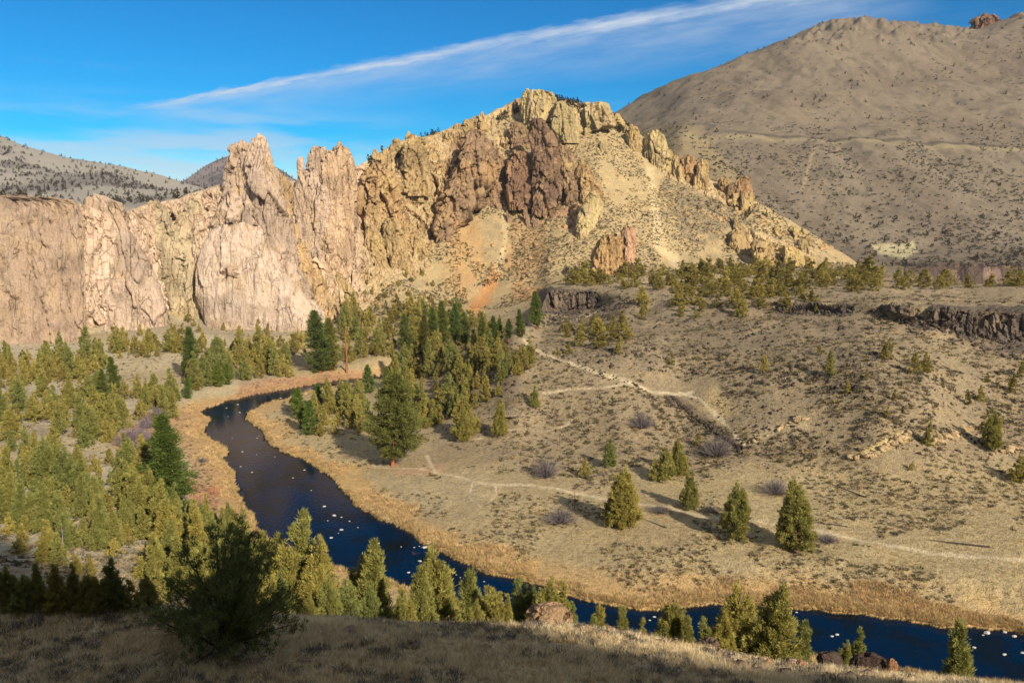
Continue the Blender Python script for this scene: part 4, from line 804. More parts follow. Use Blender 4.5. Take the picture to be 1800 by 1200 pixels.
# small outcrops of bedrock over the rocky slopes: one mass of broken rock
def stones(name, places, size, c, seed, label, cat=None, flat=0.7, var=0.25, kind='stuff', detail=2):
    """many angular blocks in one mesh. places (n,3); size (n,)"""
    import bmesh
    protos = []
    for q in range(6):
        rq = np.random.default_rng(seed * 10 + q); bm = bmesh.new()
        for p_ in rq.uniform(-1, 1, (9 if detail == 1 else 16, 3)): bm.verts.new(tuple(p_ / max(1.0, np.linalg.norm(p_) * .85)))
        bmesh.ops.convex_hull(bm, input=bm.verts[:]); bm.verts.index_update()
        bmesh.ops.delete(bm, geom=[v for v in bm.verts if not v.link_faces], context='VERTS'); bmesh.ops.triangulate(bm, faces=bm.faces[:]); bm.verts.index_update()
        vv = np.array([v.co[:] for v in bm.verts]); ff = np.array([[v.index for v in f.verts] for f in bm.faces]); bm.free()
        protos.append((vv, ff))
    rg = np.random.default_rng(seed); Vs, Fs, Cs = [], [], []; off = 0
    pick = rg.integers(0, 6, len(places)); a = rg.uniform(0, 6.28, len(places))
    base = lin(*c)
    for i, p in enumerate(places):
        vv, ff = protos[pick[i]]; s = size[i]; ca, sa = math.cos(a[i]), math.sin(a[i])
        sc3 = np.array([s * rg.uniform(.7, 1.3), s * rg.uniform(.7, 1.2), s * flat * rg.uniform(.7, 1.3)])
        q = vv * sc3; q = np.stack([q[:, 0] * ca - q[:, 1] * sa, q[:, 0] * sa + q[:, 1] * ca, q[:, 2]], 1) + p
        Vs.append(q); Fs.append(ff + off); off += len(vv)
        Cs.append(np.broadcast_to(base * (1 + var * rg.uniform(-1, 1)), q.shape))
    me = mesh_np(name, np.concatenate(Vs), np.concatenate(Fs), M_ROCK, np.concatenate(Cs), False)
    o = put(name, me); tag(o, label, cat, None, kind); return o
def scatter_poly(poly, n, rg, y0=24.0):                 # places on the ground seen inside an outline
    poly = np.array(poly, float); out = []
    lo, hi = poly.min(0), poly.max(0); tries = 0
    while len(out) < n and tries < n * 20:
        tries += 1
        px, py = rg.uniform(lo[0], hi[0]), rg.uniform(lo[1], hi[1])
        if polymask(np.array([px]), np.array([py]), poly, 0.01)[0] < 0.5: continue
        p = hit(px, py, y0)
        if p is not None: out.append(p)
    return out
rg = np.random.default_rng(11)
pl_, sz_ = [], []
for poly, n, a, b in [([(640, 280), (760, 240), (860, 215), (900, 200), (890, 300), (820, 360), (780, 420), (745, 450), (690, 470), (640, 380)], 170, 1.0, 3), ([(895, 250), (1000, 250), (1060, 320), (1060, 400), (960, 400), (900, 380)], 150, 1, 2.6), ([(1060, 230), (1150, 300), (1160, 420), (1060, 400)], 60, .6, 2), ([(1150, 300), (1330, 350), (1330, 430), (1200, 430), (1160, 380)], 170, .6, 2.4), ([(850, 400), (960, 400), (970, 480), (900, 500)], 40, .6, 2.4), ([(1060, 400), (1120, 400), (1160, 480), (1060, 480)], 25, .6, 2.2), ([(620, 470), (700, 490), (680, 540), (600, 545)], 40, .6, 2.2), ([(1340, 370), (1480, 440), (1400, 440), (1330, 400)], 60, .8, 2.6), ([(250, 380), (330, 380), (340, 550), (290, 540)], 60, .8, 3)]:
    for p in scatter_poly(poly, n, rg):
        s = a * (b / a) ** (rg.random() ** 2); pl_.append(p + [0, 0, -0.4 * s]); sz_.append(s)
stones('outcrops', pl_, sz_, (182, 148, 104), 5, 'broken outcrops and blocks over the rocky ridge slopes', flat=1.1)
# dark basalt blocks: scree under the mesa rim and over the slope
pl_, sz_ = [], []
for poly, n, a, b in [([(950, 545), (1010, 548), (1060, 535), (1110, 530), (1090, 560), (1000, 570), (950, 575)], 420, .4, 1.3), ([(960, 510), (1050, 515), (1150, 530), (1100, 545), (1030, 548)], 260, .4, 1.2), ([(1530, 540), (1800, 548), (1800, 640), (1700, 610), (1600, 590), (1540, 565)], 420, .3, 1.5), ([(1360, 530), (1500, 540), (1500, 558), (1370, 552)], 160, .4, 1.3), ([(920, 600), (1110, 670), (1100, 680), (930, 625)], 160, .25, .7), ([(1110, 670), (1160, 705), (1130, 700)], 60, .3, .8), ([(1180, 695), (1310, 790), (1290, 790), (1170, 708)], 190, .25, .8), ([(780, 600), (930, 600), (960, 650), (900, 700), (800, 690)], 260, .3, 1.1), ([(960, 560), (1540, 560), (1540, 700), (1000, 640)], 1300, .25, 1.1), ([(1540, 600), (1800, 650), (1800, 800), (1300, 800), (1250, 700)], 1000, .2, .9), ([(1040, 700), (1300, 700), (1500, 860), (1100, 800)], 400, .2, .6)]:
    for p in scatter_poly(poly, n, rg):
        s = a * (b / a) ** (rg.random() ** 1.5); pl_.append(p + [0, 0, 0.05 * s]); sz_.append(s)
pp_, ss_ = [], []
for (a, b), (c, d) in [((1182, 698), (1215, 730)), ((1215, 730), (1262, 762)), ((1262, 762), (1300, 788))]:
    for t in np.linspace(0, 1, 60):
        p = hit(a + (c - a) * t + rg.normal() * 1.2, b + (d - b) * t + rg.normal() * 1.2)
        if p is not None: pp_.append(p + [0, 0, .15]); ss_.append(rg.uniform(.3, .75))
stones('stone_wall', pp_, ss_, (92, 80, 70), 9, 'old dark dry-stone wall running down the slope from the trail corner', 'stone wall', .8, .35, None, 1)
pp_, ss_ = [], []
for (a, b), (c, d), n in [((1492, 806), (1540, 795), 24), ((1540, 795), (1596, 764), 40), ((1628, 782), (1652, 772), 14), ((1660, 768), (1708, 750), 24), ((1305, 782), (1345, 765), 14), ((1370, 752), (1415, 735), 14), ((1740, 800), (1795, 786), 16)]:
    for t in rg.random(n):
        p = hit(a + (c - a) * t + rg.normal() * 2, b + (d - b) * t + rg.normal() * 2)
        if p is not None: pp_.append(p); ss_.append(rg.uniform(.4, 1.5))
stones('pale_outcrops', pp_, ss_, (200, 172, 128), 10, 'pale yellow ledges of rock low on the hillside', None, .6, .2)
stones('basalt_scree', pl_, sz_, (98, 86, 74), 6, 'dark basalt blocks fallen below the mesa rim', flat=0.9, var=.4, detail=1)
# ------------------------------------------------------------------ foliage, bark, dry wood
def b_leaf(N, nt):
    col = N('ShaderNodeVertexColor', layer_name='Col').outputs['Color']
    rnd = N('ShaderNodeObjectInfo').outputs['Random']
    P = N('ShaderNodeNewGeometry').outputs['Position']
    tint = mixcol(N, rnd, (1.14, 1.0, 0.84), (0.70, 0.80, 0.80))
    c = mixcol(N, 1.0, col, tint, 'MULTIPLY')
    c = mixcol(N, ramp(N, noise(N, P, 0.9, 3.0, 0.6), 0.42, 0.7, 0.0, 0.5), c, mixcol(N, 1.0, c, (0.62, 0.66, 0.6), 'MULTIPLY'))
    d = N('ShaderNodeBsdfDiffuse'); nt.links.new(c, d.inputs['Color'])
    t = N('ShaderNodeBsdfTranslucent'); nt.links.new(c, t.inputs['Color'])
    mx = N('ShaderNodeMixShader'); mx.inputs[0].default_value = 0.22
    nt.links.new(d.outputs[0], mx.inputs[1]); nt.links.new(t.outputs[0], mx.inputs[2])
    return mx.outputs[0]
M_LEAF = material('foliage', b_leaf)
def b_bark(N, nt):
    col = N('ShaderNodeVertexColor', layer_name='Col').outputs['Color']
    P = N('ShaderNodeNewGeometry').outputs['Position']
    n = noise(N, scaled(N, P, (6, 6, 1.2)), 1.0, 4.0, 0.6)
    c = mixcol(N, ramp(N, n, 0.4, 0.65, 0.0, 0.55), col, lin(60, 48, 40))
    return bsdf(N, c, 1.0, 0.05, bump(N, n, 0.06, 0.8))
M_BARK = material('bark', b_bark)
def b_grass(N, nt):
    col = N('ShaderNodeVertexColor', layer_name='Col').outputs['Color']
    d = N('ShaderNodeBsdfDiffuse'); nt.links.new(col, d.inputs['Color'])
    t = N('ShaderNodeBsdfTranslucent'); nt.links.new(col, t.inputs['Color'])
    mx = N('ShaderNodeMixShader'); mx.inputs[0].default_value = 0.3
    nt.links.new(d.outputs[0], mx.inputs[1]); nt.links.new(t.outputs[0], mx.inputs[2])
    return mx.outputs[0]
M_GRASS = material('dry_grass', b_grass)

def unitv(a): return a / (np.linalg.norm(a, axis=-1, keepdims=True) + 1e-9)
def tufts(rg, cen, rad, out, k, ln, wd, col, colvar=.2, upb=.8):
    """k pointed leaf sprays about every centre; returns V, F(tri), C"""
    n = len(cen); c = np.repeat(cen, k, 0); r = np.repeat(rad, k)[:, None]; o = np.repeat(out, k, 0)
    off = unitv(rg.normal(size=(n * k, 3))) * (rg.random((n * k, 1)) ** .5) * r
    p = c + off
    d = unitv(o * .55 + np.array([0, 0, upb]) + rg.normal(size=p.shape) * .42 + off / (r + 1e-6) * .45)
    s = unitv(np.cross(d, rg.normal(size=p.shape)))
    L = ln * rg.uniform(.6, 1.4, (n * k, 1)); w = wd * rg.uniform(.6, 1.4, (n * k, 1))
    a = p - s * w; b = p + s * w; t = p + d * L
    V = np.stack([a, b, t], 1).reshape(-1, 3); F = np.arange(n * k * 3).reshape(-1, 3)
    cl = np.repeat(1 + colvar * rg.uniform(-1, 1, n), k)[:, None] * (1 + .12 * rg.uniform(-1, 1, (n * k, 1)))
    return V, F, np.repeat(np.clip(cl * col, 0, 1), 3, 0)
def limb(pts, radii, ns=6):                             # a tapered tube through points -> V, F(quads)
    pts = np.array(pts, float); V = []
    for i, (p, r) in enumerate(zip(pts, radii)):
        d = unitv(pts[min(i + 1, len(pts) - 1)] - pts[max(i - 1, 0)]); a = unitv(np.cross(d, [0.3, .9, .1])); b = np.cross(d, a)
        th = np.linspace(0, 2 * np.pi, ns, endpoint=False)[:, None]
        V.append(p + r * (np.cos(th) * a + np.sin(th) * b))
    V = np.stack(V, 1).reshape(-1, 3)                   # index = ring*... u*nv+v
    return V, grid_faces(ns, len(pts), True)
def join(parts):
    Vs, Fs, Cs, off = [], [], [], 0
    for V, F, Cc in parts:
        Vs.append(V); Fs.append(F + off); Cs.append(np.broadcast_to(Cc, V.shape)); off += len(V)
    return np.concatenate(Vs), np.concatenate(Fs), np.concatenate(Cs)
OLIVE, GREEN, DEEP = lin(152, 147, 82), lin(116, 120, 62), lin(106, 114, 58)
def core_blob(rg, prof, h, col, f=.62):                 # dense inside of the crown
    nu, nv = 14, 12; zz = np.linspace(.02, .97, nv); th = np.linspace(0, 2 * np.pi, nu, endpoint=False)[:, None]
    r = prof(zz)[None] * f * (1 + .25 * fbm(np.cos(th) * 1.5 + 9 * zz[None], np.sin(th) * 1.5, zz[None] * 5 + rg.random() * 30, 2))
    V = np.stack([np.cos(th) * r, np.sin(th) * r, np.broadcast_to(zz[None] * h, r.shape)], -1).reshape(-1, 3)
    q = grid_faces(nu, nv, True); return V, np.concatenate([q[:, [0, 1, 2]], q[:, [0, 2, 3]]]), np.broadcast_to(col * .8, V.shape)
def juniper_crown(seed, ncl, k, ln, wd, lobes=0, wide=.27, base=.04, col=OLIVE, open_=0.0):
    rg = np.random.default_rng(seed); parts = []
    tops = [(0, 0, 1.0, wide)] + [(math.cos(a) * wide * .55, math.sin(a) * wide * .55, rg.uniform(.55, .85), wide * .6) for a in rg.uniform(0, 6.28, lobes)]
    for (cx, cy, h, w) in tops:
        pw = rg.uniform(.8, 1.15)
        prof = lambda t, w=w, pw=pw: w * np.clip(np.minimum(1, (t + .02) / .16) ** .7 * (1 - t) ** pw * 1.25, .02, 1)
        q = max(8, int(ncl / 11 * (w / wide) ** 2 * (.7 if lobes else 1))); m = q * 11
        t0 = base + (1 - base) * (1 - np.sqrt(rg.random(q))) ** .8; a0 = rg.uniform(0, 6.28, q); g0 = rg.uniform(.62, 1.12, q); b0 = rg.uniform(.75, 1.25, q)
        t = np.clip(np.repeat(t0, 11) + rg.normal(size=m) * .034 + .012, base, .99); rr0 = prof(np.repeat(t0, 11)) * np.repeat(g0, 11)
        cs = .012 + .05 * np.repeat(prof(t0), 11)
        cen = np.stack([np.cos(np.repeat(a0, 11)) * rr0 + rg.normal(size=m) * cs, np.sin(np.repeat(a0, 11)) * rr0 + rg.normal(size=m) * cs, t * h], 1)
        out = unitv(np.stack([cen[:, 0], cen[:, 1], np.zeros(m)], 1)); cen[:, 0] += cx * (1 - .5 * t); cen[:, 1] += cy * (1 - .5 * t)
        if open_: keep = rg.random(m) > open_; cen, out = cen[keep], out[keep]
        parts.append(tufts(rg, cen, np.full(len(cen), .026) * rg.uniform(.6, 1.4, len(cen)), out, k, ln, wd, col, .28))
        mi = m // 5; ti = rg.uniform(base, .8, mi); ai = rg.uniform(0, 6.28, mi); ri = prof(ti) * rg.uniform(.05, .6, mi)
        parts.append(tufts(rg, np.stack([cx * .8 + np.cos(ai) * ri, cy * .8 + np.sin(ai) * ri, ti * h], 1), np.full(mi, .035), np.stack([np.cos(ai), np.sin(ai), 0 * ai], 1), max(4, k // 2), ln * 1.2, wd * 2.0, col * .9, .2))
    return join(parts)
def juniper_trunk(seed, rad=.028):
    rg = np.random.default_rng(seed); parts = []
    parts.append((*limb([(0, 0, -.06), (.005, 0, .1), (.01, .01, .45), (0, 0, .9)], [rad * 1.3, rad, rad * .6, .004]), lin(104, 84, 68)))
    for a in rg.uniform(0, 6.28, 6):
        z = rg.uniform(.05, .35); c, s = math.cos(a), math.sin(a)
        parts.append((*limb([(0, 0, z), (c * .09, s * .09, z + .08), (c * .17, s * .17, z + .22)], [rad * .45, rad * .3, rad * .1], 5), lin(112, 92, 76)))
    return join(parts)
def pine_crown(seed, k, ln, wd, col=GREEN, first=.16, wide=.2, flat=1.0, dens=1.0):
    rg = np.random.default_rng(seed); cen, out, rad = [], [], []
    z = first
    while z < .985:
        t = (z - first) / (1 - first); R = wide * flat * min(1, (t + .12) / .3) * (1 - t) ** .75 + .012
        nb = int(rg.integers(4, 7) * dens) + 1
        for a in rg.uniform(0, 6.28, nb):
            q = R * rg.uniform(.45, 1.25); dz = rg.uniform(-.012, .02)
            for f in np.arange(.35, 1.01, .18 if R > .06 else .4):
                if rg.random() < .12: continue
                cen.append((math.cos(a) * q * f, math.sin(a) * q * f, z + dz + f * q * .18 + rg.normal() * .006)); out.append((math.cos(a), math.sin(a), 0)); rad.append(.022 + .012 * f)
        z += rg.uniform(.016, .046)
    return tufts(rg, np.array(cen), np.array(rad), np.array(out), k, ln, wd, col, .28, .35)
def pine_trunk(seed, first=.16, wide=.2, col=(150, 92, 64)):
    rg = np.random.default_rng(seed); parts = [(*limb([(0, 0, -.03), (0, 0, .1), (.004, .003, .5), (0, 0, .97)], [.022, .018, .011, .003], 7), lin(*col))]
    for z in np.arange(first, .92, .045):
        t = (z - first) / (1 - first); R = wide * min(1, (t + .12) / .3) * (1 - t) ** .75; a = rg.uniform(0, 6.28); c, s = math.cos(a), math.sin(a)
        parts.append((*limb([(0, 0, z), (c * R * .8, s * R * .8, z + R * .15)], [.004, .0015], 4), lin(110, 84, 66)))
    return join(parts)
def tri(q): return q if q.shape[1] == 3 else np.concatenate([q[:, [0, 1, 2]], q[:, [0, 2, 3]]])
def mk(name, VFC, mat):
    V, F, Cc = VFC; return mesh_np(name, V, tri(F), mat, Cc)
# near, middle and tiny versions
JN = [(mk('crown', juniper_crown(s, 1000, 26, .030, .0042, lb, w, .03, OLIVE), M_LEAF), mk('trunk', juniper_trunk(s), M_BARK)) for s, lb, w in ((1, 0, .19), (2, 3, .22), (3, 1, .17), (4, 4, .27), (5, 2, .20), (6, 5, .23), (7, 1, .15), (8, 0, .24), (9, 2, .18), (10, 6, .26))]
JM = [(mk('crown', juniper_crown(s, 560, 13, .034, .0078, lb, w, .02, OLIVE), M_LEAF), mk('trunk', juniper_trunk(s), M_BARK)) for s, lb, w in ((11, 0, .19), (12, 2, .25), (13, 1, .20), (14, 4, .33), (15, 0, .16), (16, 3, .28), (17, 5, .30), (18, 0, .23), (19, 1, .27), (101, 2, .21), (102, 6, .34))]
JT = [juniper_crown(s, 66, 9, .10, .02, 0, w, .0, lin(86, 82, 60)) for s, w in ((21, .27), (22, .35), (23, .31), (24, .4))]
PN = [(mk('crown', pine_crown(s, 34, .030, .0036, c_, f_, w_), M_LEAF), mk('trunk', pine_trunk(s, f_, w_), M_BARK)) for s, c_, f_, w_ in ((31, GREEN, .06, .17), (32, DEEP, .05, .18), (33, DEEP, .04, .26), (34, lin(98, 96, 50), .18, .15), (35, lin(108, 120, 60), .12, .19), (36, lin(98, 110, 60), .2, .22), (37, lin(112, 126, 58), .03, .3))]
BIGP = (mk('crown', pine_crown(41, 46, .026, .0034, lin(110, 114, 62), .13, .34, 1.1, 2.2), M_LEAF), mk('trunk', pine_trunk(41, .16, .34, (176, 104, 70)), M_BARK))
HEROP = (mk('crown', pine_crown(43, 44, .026, .0032, lin(98, 112, 54), .05, .20, 1.0, 1.5), M_LEAF), mk('trunk', pine_trunk(43, .05, .2), M_BARK))

def tree(kind, meshes, loc, h, label, cat, group=None, rot=None, sx=1.0, tone=None):
    e = empty(kind, loc)
    s = h; e.scale = (s * sx, s * sx, s); e.rotation_euler = (random.uniform(-.06, .06), random.uniform(-.06, .06), rot if rot is not None else random.uniform(0, 6.28))
    tag(e, label, cat, group)
    put('crown', meshes[0], e); put('trunk', meshes[1], e)
    return e
JUN = []                                                # (loc, height m, px height, zone text, kindcode)
def by_base(px, py, hpx, zone, sx=1.0):
    p = hit(px, py)
    if p is None: return
    h = hpx * math.hypot(p[1], CAMZ - p[2]) / FPX * 1.02
    JUN.append(dict(p=p, h=h, hpx=hpx, zone=zone, px=px, sx=sx))
def by_top(px, top, Y, zone, sx=1.0):
    q = at_y(px, top, Y); z = float(H(q[0], Y)); JUN.append(dict(p=np.array([q[0], Y, z]), h=q[2] - z, hpx=(q[2] - z) / Y * FPX, zone=zone, px=px, sx=sx))
def belt(poly, n, h0, h1, zone, seed, mind=9, sx=1.0):
    rg = np.random.default_rng(seed); got = []; poly = np.array(poly, float); lo, hi = poly.min(0), poly.max(0); t = 0
    while len(got) < n and t < n * 60:
        t += 1; px, py = rg.uniform(lo[0], hi[0]), rg.uniform(lo[1], hi[1])
        if polymask(np.array([px]), np.array([py]), poly, .01)[0] < .5: continue
        if any(abs(px - a) < mind and abs(py - b) < mind * .45 for a, b in got): continue
        got.append((px, py)); by_base(px, py, (h0 * .62 + (h1 - h0 * .62) * rg.random() ** 1.4), zone, sx * rg.uniform(.8, 1.25))
EDGE = 'in the front row just past the bluff edge'
for px, top, Yq in [(1692, 1094, 72), (1508, 1102, 76), (1484, 1122, 70), (1412, 1092, 75), (1362, 1003, 67), (1300, 1022, 80), (1277, 1075, 66), (1310, 1085, 68), (1242, 1090, 78), (1183, 1034, 66), (1208, 1076, 64), (1133, 1088, 74), (1102, 1064, 76), (1058, 1064, 84), (1040, 1080, 78), (1008, 1058, 72), (986, 1020, 80), (957, 1008, 80), (940, 1020, 84), (908, 1016, 84), (888, 1045, 70), (866, 1016, 80), (828, 1000, 92), (878, 1040, 76), (838, 1052, 72), (757, 953, 90), (738, 990, 84), (706, 1034, 72), (722, 1050, 68), (657, 950, 94), (632, 965, 100), (648, 1024, 74), (606, 1004, 84), (622, 1050, 66), (578, 1008, 78), (560, 992, 84), (540, 1040, 70), (524, 898, 102), (558, 938, 98), (496, 935, 100), (480, 914, 106), (456, 915, 104), (430, 930, 100), (470, 1010, 76), (445, 985, 84), (500, 1000, 84)]:
    by_top(px, top, Yq, EDGE, .95)
PASTL = 'on the wooded left bank above the shadow line'
belt([(60, 940), (250, 905), (330, 900), (430, 935), (420, 1040), (260, 1055), (200, 1010)], 42, 62, 112, PASTL, 1, 19)
for b in [(18, 1072, 80), (48, 1078, 74), (72, 1076, 82), (102, 1078, 86), (133, 1076, 84), (165, 1078, 80), (198, 1074, 92), (232, 1078, 60), (262, 1072, 66)]: by_base(*b, 'in the dark shaded clump above the near grass', 1.1)
belt([(0, 850), (120, 810), (230, 800), (320, 895), (240, 915), (60, 935), (0, 930)], 34, 52, 92, 'on the grey slope below the tall green pine', 2, 16)
belt([(0, 760), (100, 750), (200, 750), (220, 795), (100, 812), (0, 848)], 15, 40, 78, 'on the pale grey slope at the far left', 3, 16)
belt([(0, 700), (60, 696), (200, 690), (330, 705), (300, 735), (190, 770), (60, 740), (0, 745)], 44, 34, 64, 'in the lower belt on the left bank', 4, 13)
belt([(0, 632), (180, 630), (190, 655), (120, 676), (0, 684)], 48, 34, 60, 'in the upper left belt below the pink wall', 5, 11)
belt([(195, 606), (330, 600), (345, 622), (200, 634)], 24, 26, 48, 'in the thin belt below the pink slab', 6, 11)
belt([(320, 650), (505, 628), (505, 660), (410, 672), (335, 690)], 36, 36, 66, 'in the dense stand behind the far river bank', 7, 11)
belt([(350, 605), (540, 596), (540, 625), (350, 642)], 30, 20, 44, 'in the middle belt under the tallest spire', 8, 12)
belt([(235, 572), (330, 556), (520, 576), (545, 592), (330, 598), (240, 600)], 18, 14, 26, 'on the bare apron at the cliff foot', 9, 16)
belt([(600, 560), (700, 540), (760, 548), (880, 570), (880, 600), (720, 625), (600, 640)], 120, 22, 48, 'in the forest below the orange scree', 10, 7)
belt([(690, 660), (760, 620), (900, 606), (935, 640), (890, 700), (800, 735), (730, 760), (700, 740)], 140, 24, 56, 'on the dark flank below the trail bend', 12, 7)
belt([(530, 735), (640, 700), (650, 760), (560, 770)], 20, 36, 66, 'on the river flat beside the bright green pines', 13, 14)
belt([(590, 490), (740, 470), (800, 540), (740, 548), (570, 562)], 44, 9, 18, 'on the talus', 14, 9)
belt([(985, 494), (1100, 484), (1330, 476), (1560, 478), (1800, 492), (1800, 504), (1560, 510), (1400, 522), (1180, 520), (1010, 502)], 130, 24, 42, 'along the flat mesa top', 15, 9, 1.6)
belt([(1110, 524), (1230, 520), (1240, 560), (1110, 565)], 14, 26, 46, 'on the mesa shoulder', 16, 12, 1.5)
belt([(1230, 520), (1420, 516), (1440, 548), (1260, 540)], 14, 24, 44, 'on the mesa edge beside the small dark cliff', 19, 14, 1.5)
belt([(1000, 570), (1110, 570), (1120, 625), (960, 628)], 15, 24, 46, 'above the zigzag trail', 17, 14, 1.35)
belt([(1500, 440), (1600, 460), (1640, 430), (1800, 400), (1800, 458), (1560, 470)], 90, 10, 26, 'in the far draw', 18, 10)
belt([(1300, 380), (1800, 300), (1800, 420), (1450, 430)], 90, 6, 15, 'on the far hill', 20, 8)
HS = 'on the dry hillside'
for b in [(1560, 632, 42), (1458, 660, 44), (1524, 667, 20), (1608, 655, 42), (1628, 652, 36), (1343, 655, 36), (1302, 556, 40), (1385, 548, 30), (1090, 622, 34), (940, 716, 44), (878, 765, 66), (815, 770, 82), (790, 700, 50), (835, 760, 40), (1028, 836, 34), (1096, 922, 112), (1076, 920, 60), (1210, 892, 66), (1293, 946, 104), (1400, 966, 128), (1386, 960, 110), (1168, 842, 62), (1192, 832, 66), (1152, 842, 40), (1070, 818, 52), (1603, 826, 18), (1788, 846, 50), (1745, 788, 68), (1736, 760, 40), (1758, 762, 30), (1722, 704, 30), (1700, 710, 28), (1780, 690, 36), (1795, 662, 30), (1735, 672, 20), (1630, 782, 46), (1572, 704, 22), (1228, 782, 26), (1490, 690, 26), (1440, 624, 22), (1180, 640, 24), (1560, 735, 24)]: by_base(*b, HS, .95)
belt([(0, 862), (110, 850), (230, 880), (250, 960), (200, 1010), (150, 980), (60, 930), (0, 925)], 22, 56, 96, 'just above the shadow line at the far left', 31, 17)
belt([(0, 935), (60, 930), (150, 985), (190, 1030), (100, 1000), (0, 960)], 9, 50, 80, 'on the shadow line at the far left', 33, 18)
belt([(210, 900), (330, 905), (420, 950), (400, 1050), (270, 1060)], 14, 60, 100, PASTL, 32, 20)
JUN = [j for j in JUN if j['h'] > .6]
JUN.sort(key=lambda j: -j['hpx'])
solo, rest = JUN[:292], JUN[292:]
zones = {}
for j in solo: zones.setdefault(j['zone'], []).append(j)
for z, lst in zones.items():
    lst.sort(key=lambda j: j['px'])
    hs = sorted(j['hpx'] for j in lst); big = hs[int(len(hs) * .66)] if len(hs) > 2 else 0; sm = hs[int(len(hs) * .33)] if len(hs) > 2 else 0
    for i, j in enumerate(lst):
        size = 'tall' if j['hpx'] >= big else ('short' if j['hpx'] <= sm else 'medium-sized')
        if z == HS:
            lab = f"{ordinal(i + 1)} juniper from the left {z}, {size} and casting a long shadow"
        else:
            lab = f"{size} juniper, {ordinal(i + 1)} from the left {z}"
        pool = JN if j['hpx'] > 62 else JM
        j['o'] = tree('juniper', pool[random.randrange(len(pool))], j['p'] - [0, 0, .01 * j['h']], j['h'], lab, 'tree', 'junipers ' + z, None, j['sx'])
# the junipers too small or too many to tell apart
def merged(name, protos, pts, hs, mat, colf=None, squash=1.0, wsx=None):
    rg = np.random.default_rng(len(pts)); Vs, Fs, Cs, off = [], [], [], 0
    for p, h, ww in zip(pts, hs, wsx if wsx is not None else np.ones(len(pts))):
        V, F, Cc = protos[rg.integers(len(protos))]; a = rg.uniform(0, 6.28); c, s = math.cos(a), math.sin(a); q = V * [h * ww, h * ww, h * squash]
        q = np.stack([q[:, 0] * c - q[:, 1] * s, q[:, 0] * s + q[:, 1] * c, q[:, 2]], 1) + p
        Vs.append(q); Fs.append(F + off); off += len(V); f = rg.uniform(.7, 1.25)
        Cs.append(np.clip(Cc * f * (np.array([1, .96, 1.0]) if colf is None else colf(rg)), 0, 1))
    return mesh_np(name, np.concatenate(Vs), np.concatenate(Fs), mat, np.concatenate(Cs))
JM2 = [juniper_crown(s, 380, 9, .038, .0105, lb, w, .0, OLIVE * .97) for s, lb, w in ((51, 0, .22), (52, 3, .27), (53, 0, .26), (54, 4, .33), (55, 1, .2), (56, 2, .3))]
pts = [j['p'] - [0, 0, .02 * j['h']] for j in rest]; hs = [j['h'] * (1 if j['sx'] < 1.4 else 1) for j in rest]; wsx = [j['sx'] for j in rest]
o = put('juniper_belt', merged('juniper_belt', JM2, pts, hs, M_LEAF, None, 1.0, wsx)); tag(o, 'small junipers of the mesa, talus and far slopes', 'trees', None, 'stuff')
def sheet_points(S, n, seed, pxr, pyr, dens=None):
    o, K2, x, y, z = S; rg = np.random.default_rng(seed); px, py = project(np.stack([x, y, z], -1)); out = []
    ok = (px > pxr[0]) & (px < pxr[1]) & (py > pyr[0]) & (py < pyr[1]); ii = np.argwhere(ok)
    pick = ii[rg.integers(0, len(ii), n * 3)]
    P = np.stack([x[pick[:, 0], pick[:, 1]], y[pick[:, 0], pick[:, 1]], z[pick[:, 0], pick[:, 1]]], 1); q = project(P)
    w = dens(P, *q) if dens else np.ones(len(P)); keep = rg.random(len(P)) < w
    return P[keep][:n]
a_ = sheet_points(HR, 1050, 1, (900, 2000), (0, 470), lambda P, px, py: .13 + .9 * sstep(330, 430, py) + .7 * sstep(100, 66, py) + .4 * (fbm(P[:, 0] / 60, P[:, 1] / 60, 0, 3) > .25))
ha = RNG.uniform(2.5, 7, len(a_))
b_ = sheet_points(HL, 3600, 2, (-900, 420), (180, 360), lambda P, px, py: .25 + .9 * (fbm(P[:, 0] / 120, P[:, 1] / 120, 0, 4) > .05)); hb = RNG.uniform(5, 10, len(b_))
c_ = sheet_points(HM, 700, 3, (250, 560), (240, 340)); hc = RNG.uniform(8, 16, len(c_))
o = put('juniper_woodland', merged('juniper_woodland', JT, np.concatenate([a_, b_, c_]), np.concatenate([ha, hb, hc]), M_LEAF, None, .8)); tag(o, 'dark junipers dotted over the far hills', 'trees', None, 'stuff')

# ridge skyline junipers and shrubs on the talus: many small dark dots
def ground_pick(n, cond, seed):
    rg = np.random.default_rng(seed); ii = np.nonzero(cond.ravel())[0]; k = ii[rg.integers(0, len(ii), n)]
    return k, rg
Vall = V.copy(); uX, uY, uZ = X.ravel(), Y.ravel(), Zt.ravel(); Vg = np.stack([uX, uY, uZ], 1)
pxg, pyg = project(Vg); pxg = pxg.reshape(X.shape); pyg = pyg.reshape(X.shape)
noisy = fbm(X / 18, Y / 18, 3, 4)
crestzone = (Y > 480) & (np.arange(NR)[None] > 0) & (ZZ[:, [-3]] - Zt < 14) & (PX > 640) & (PX < 1320) & (R_ < .6) & (Y < YY[:, [-3]] + 6)
k, rg = ground_pick(340, crestzone, 5); pts1 = Vg[k]; h1 = rg.uniform(2, 6, len(k))
k, rg = ground_pick(800, (Y > 480) & (Y < YY[:, [-3]] + 2) & (R_ < .5) & (PX > 560) & (PX < 1560) & (noisy > .05), 6); pts2 = Vg[k]; h2 = rg.uniform(1.0, 2.6, len(k))
left_top = (Y > 455) & (PX < 330) & (PY < 352) & (Y < YY[:, [-3]] + 30)
k, rg = ground_pick(60, left_top, 8); pts3 = Vg[k]; h3 = rg.uniform(3, 7, len(k))
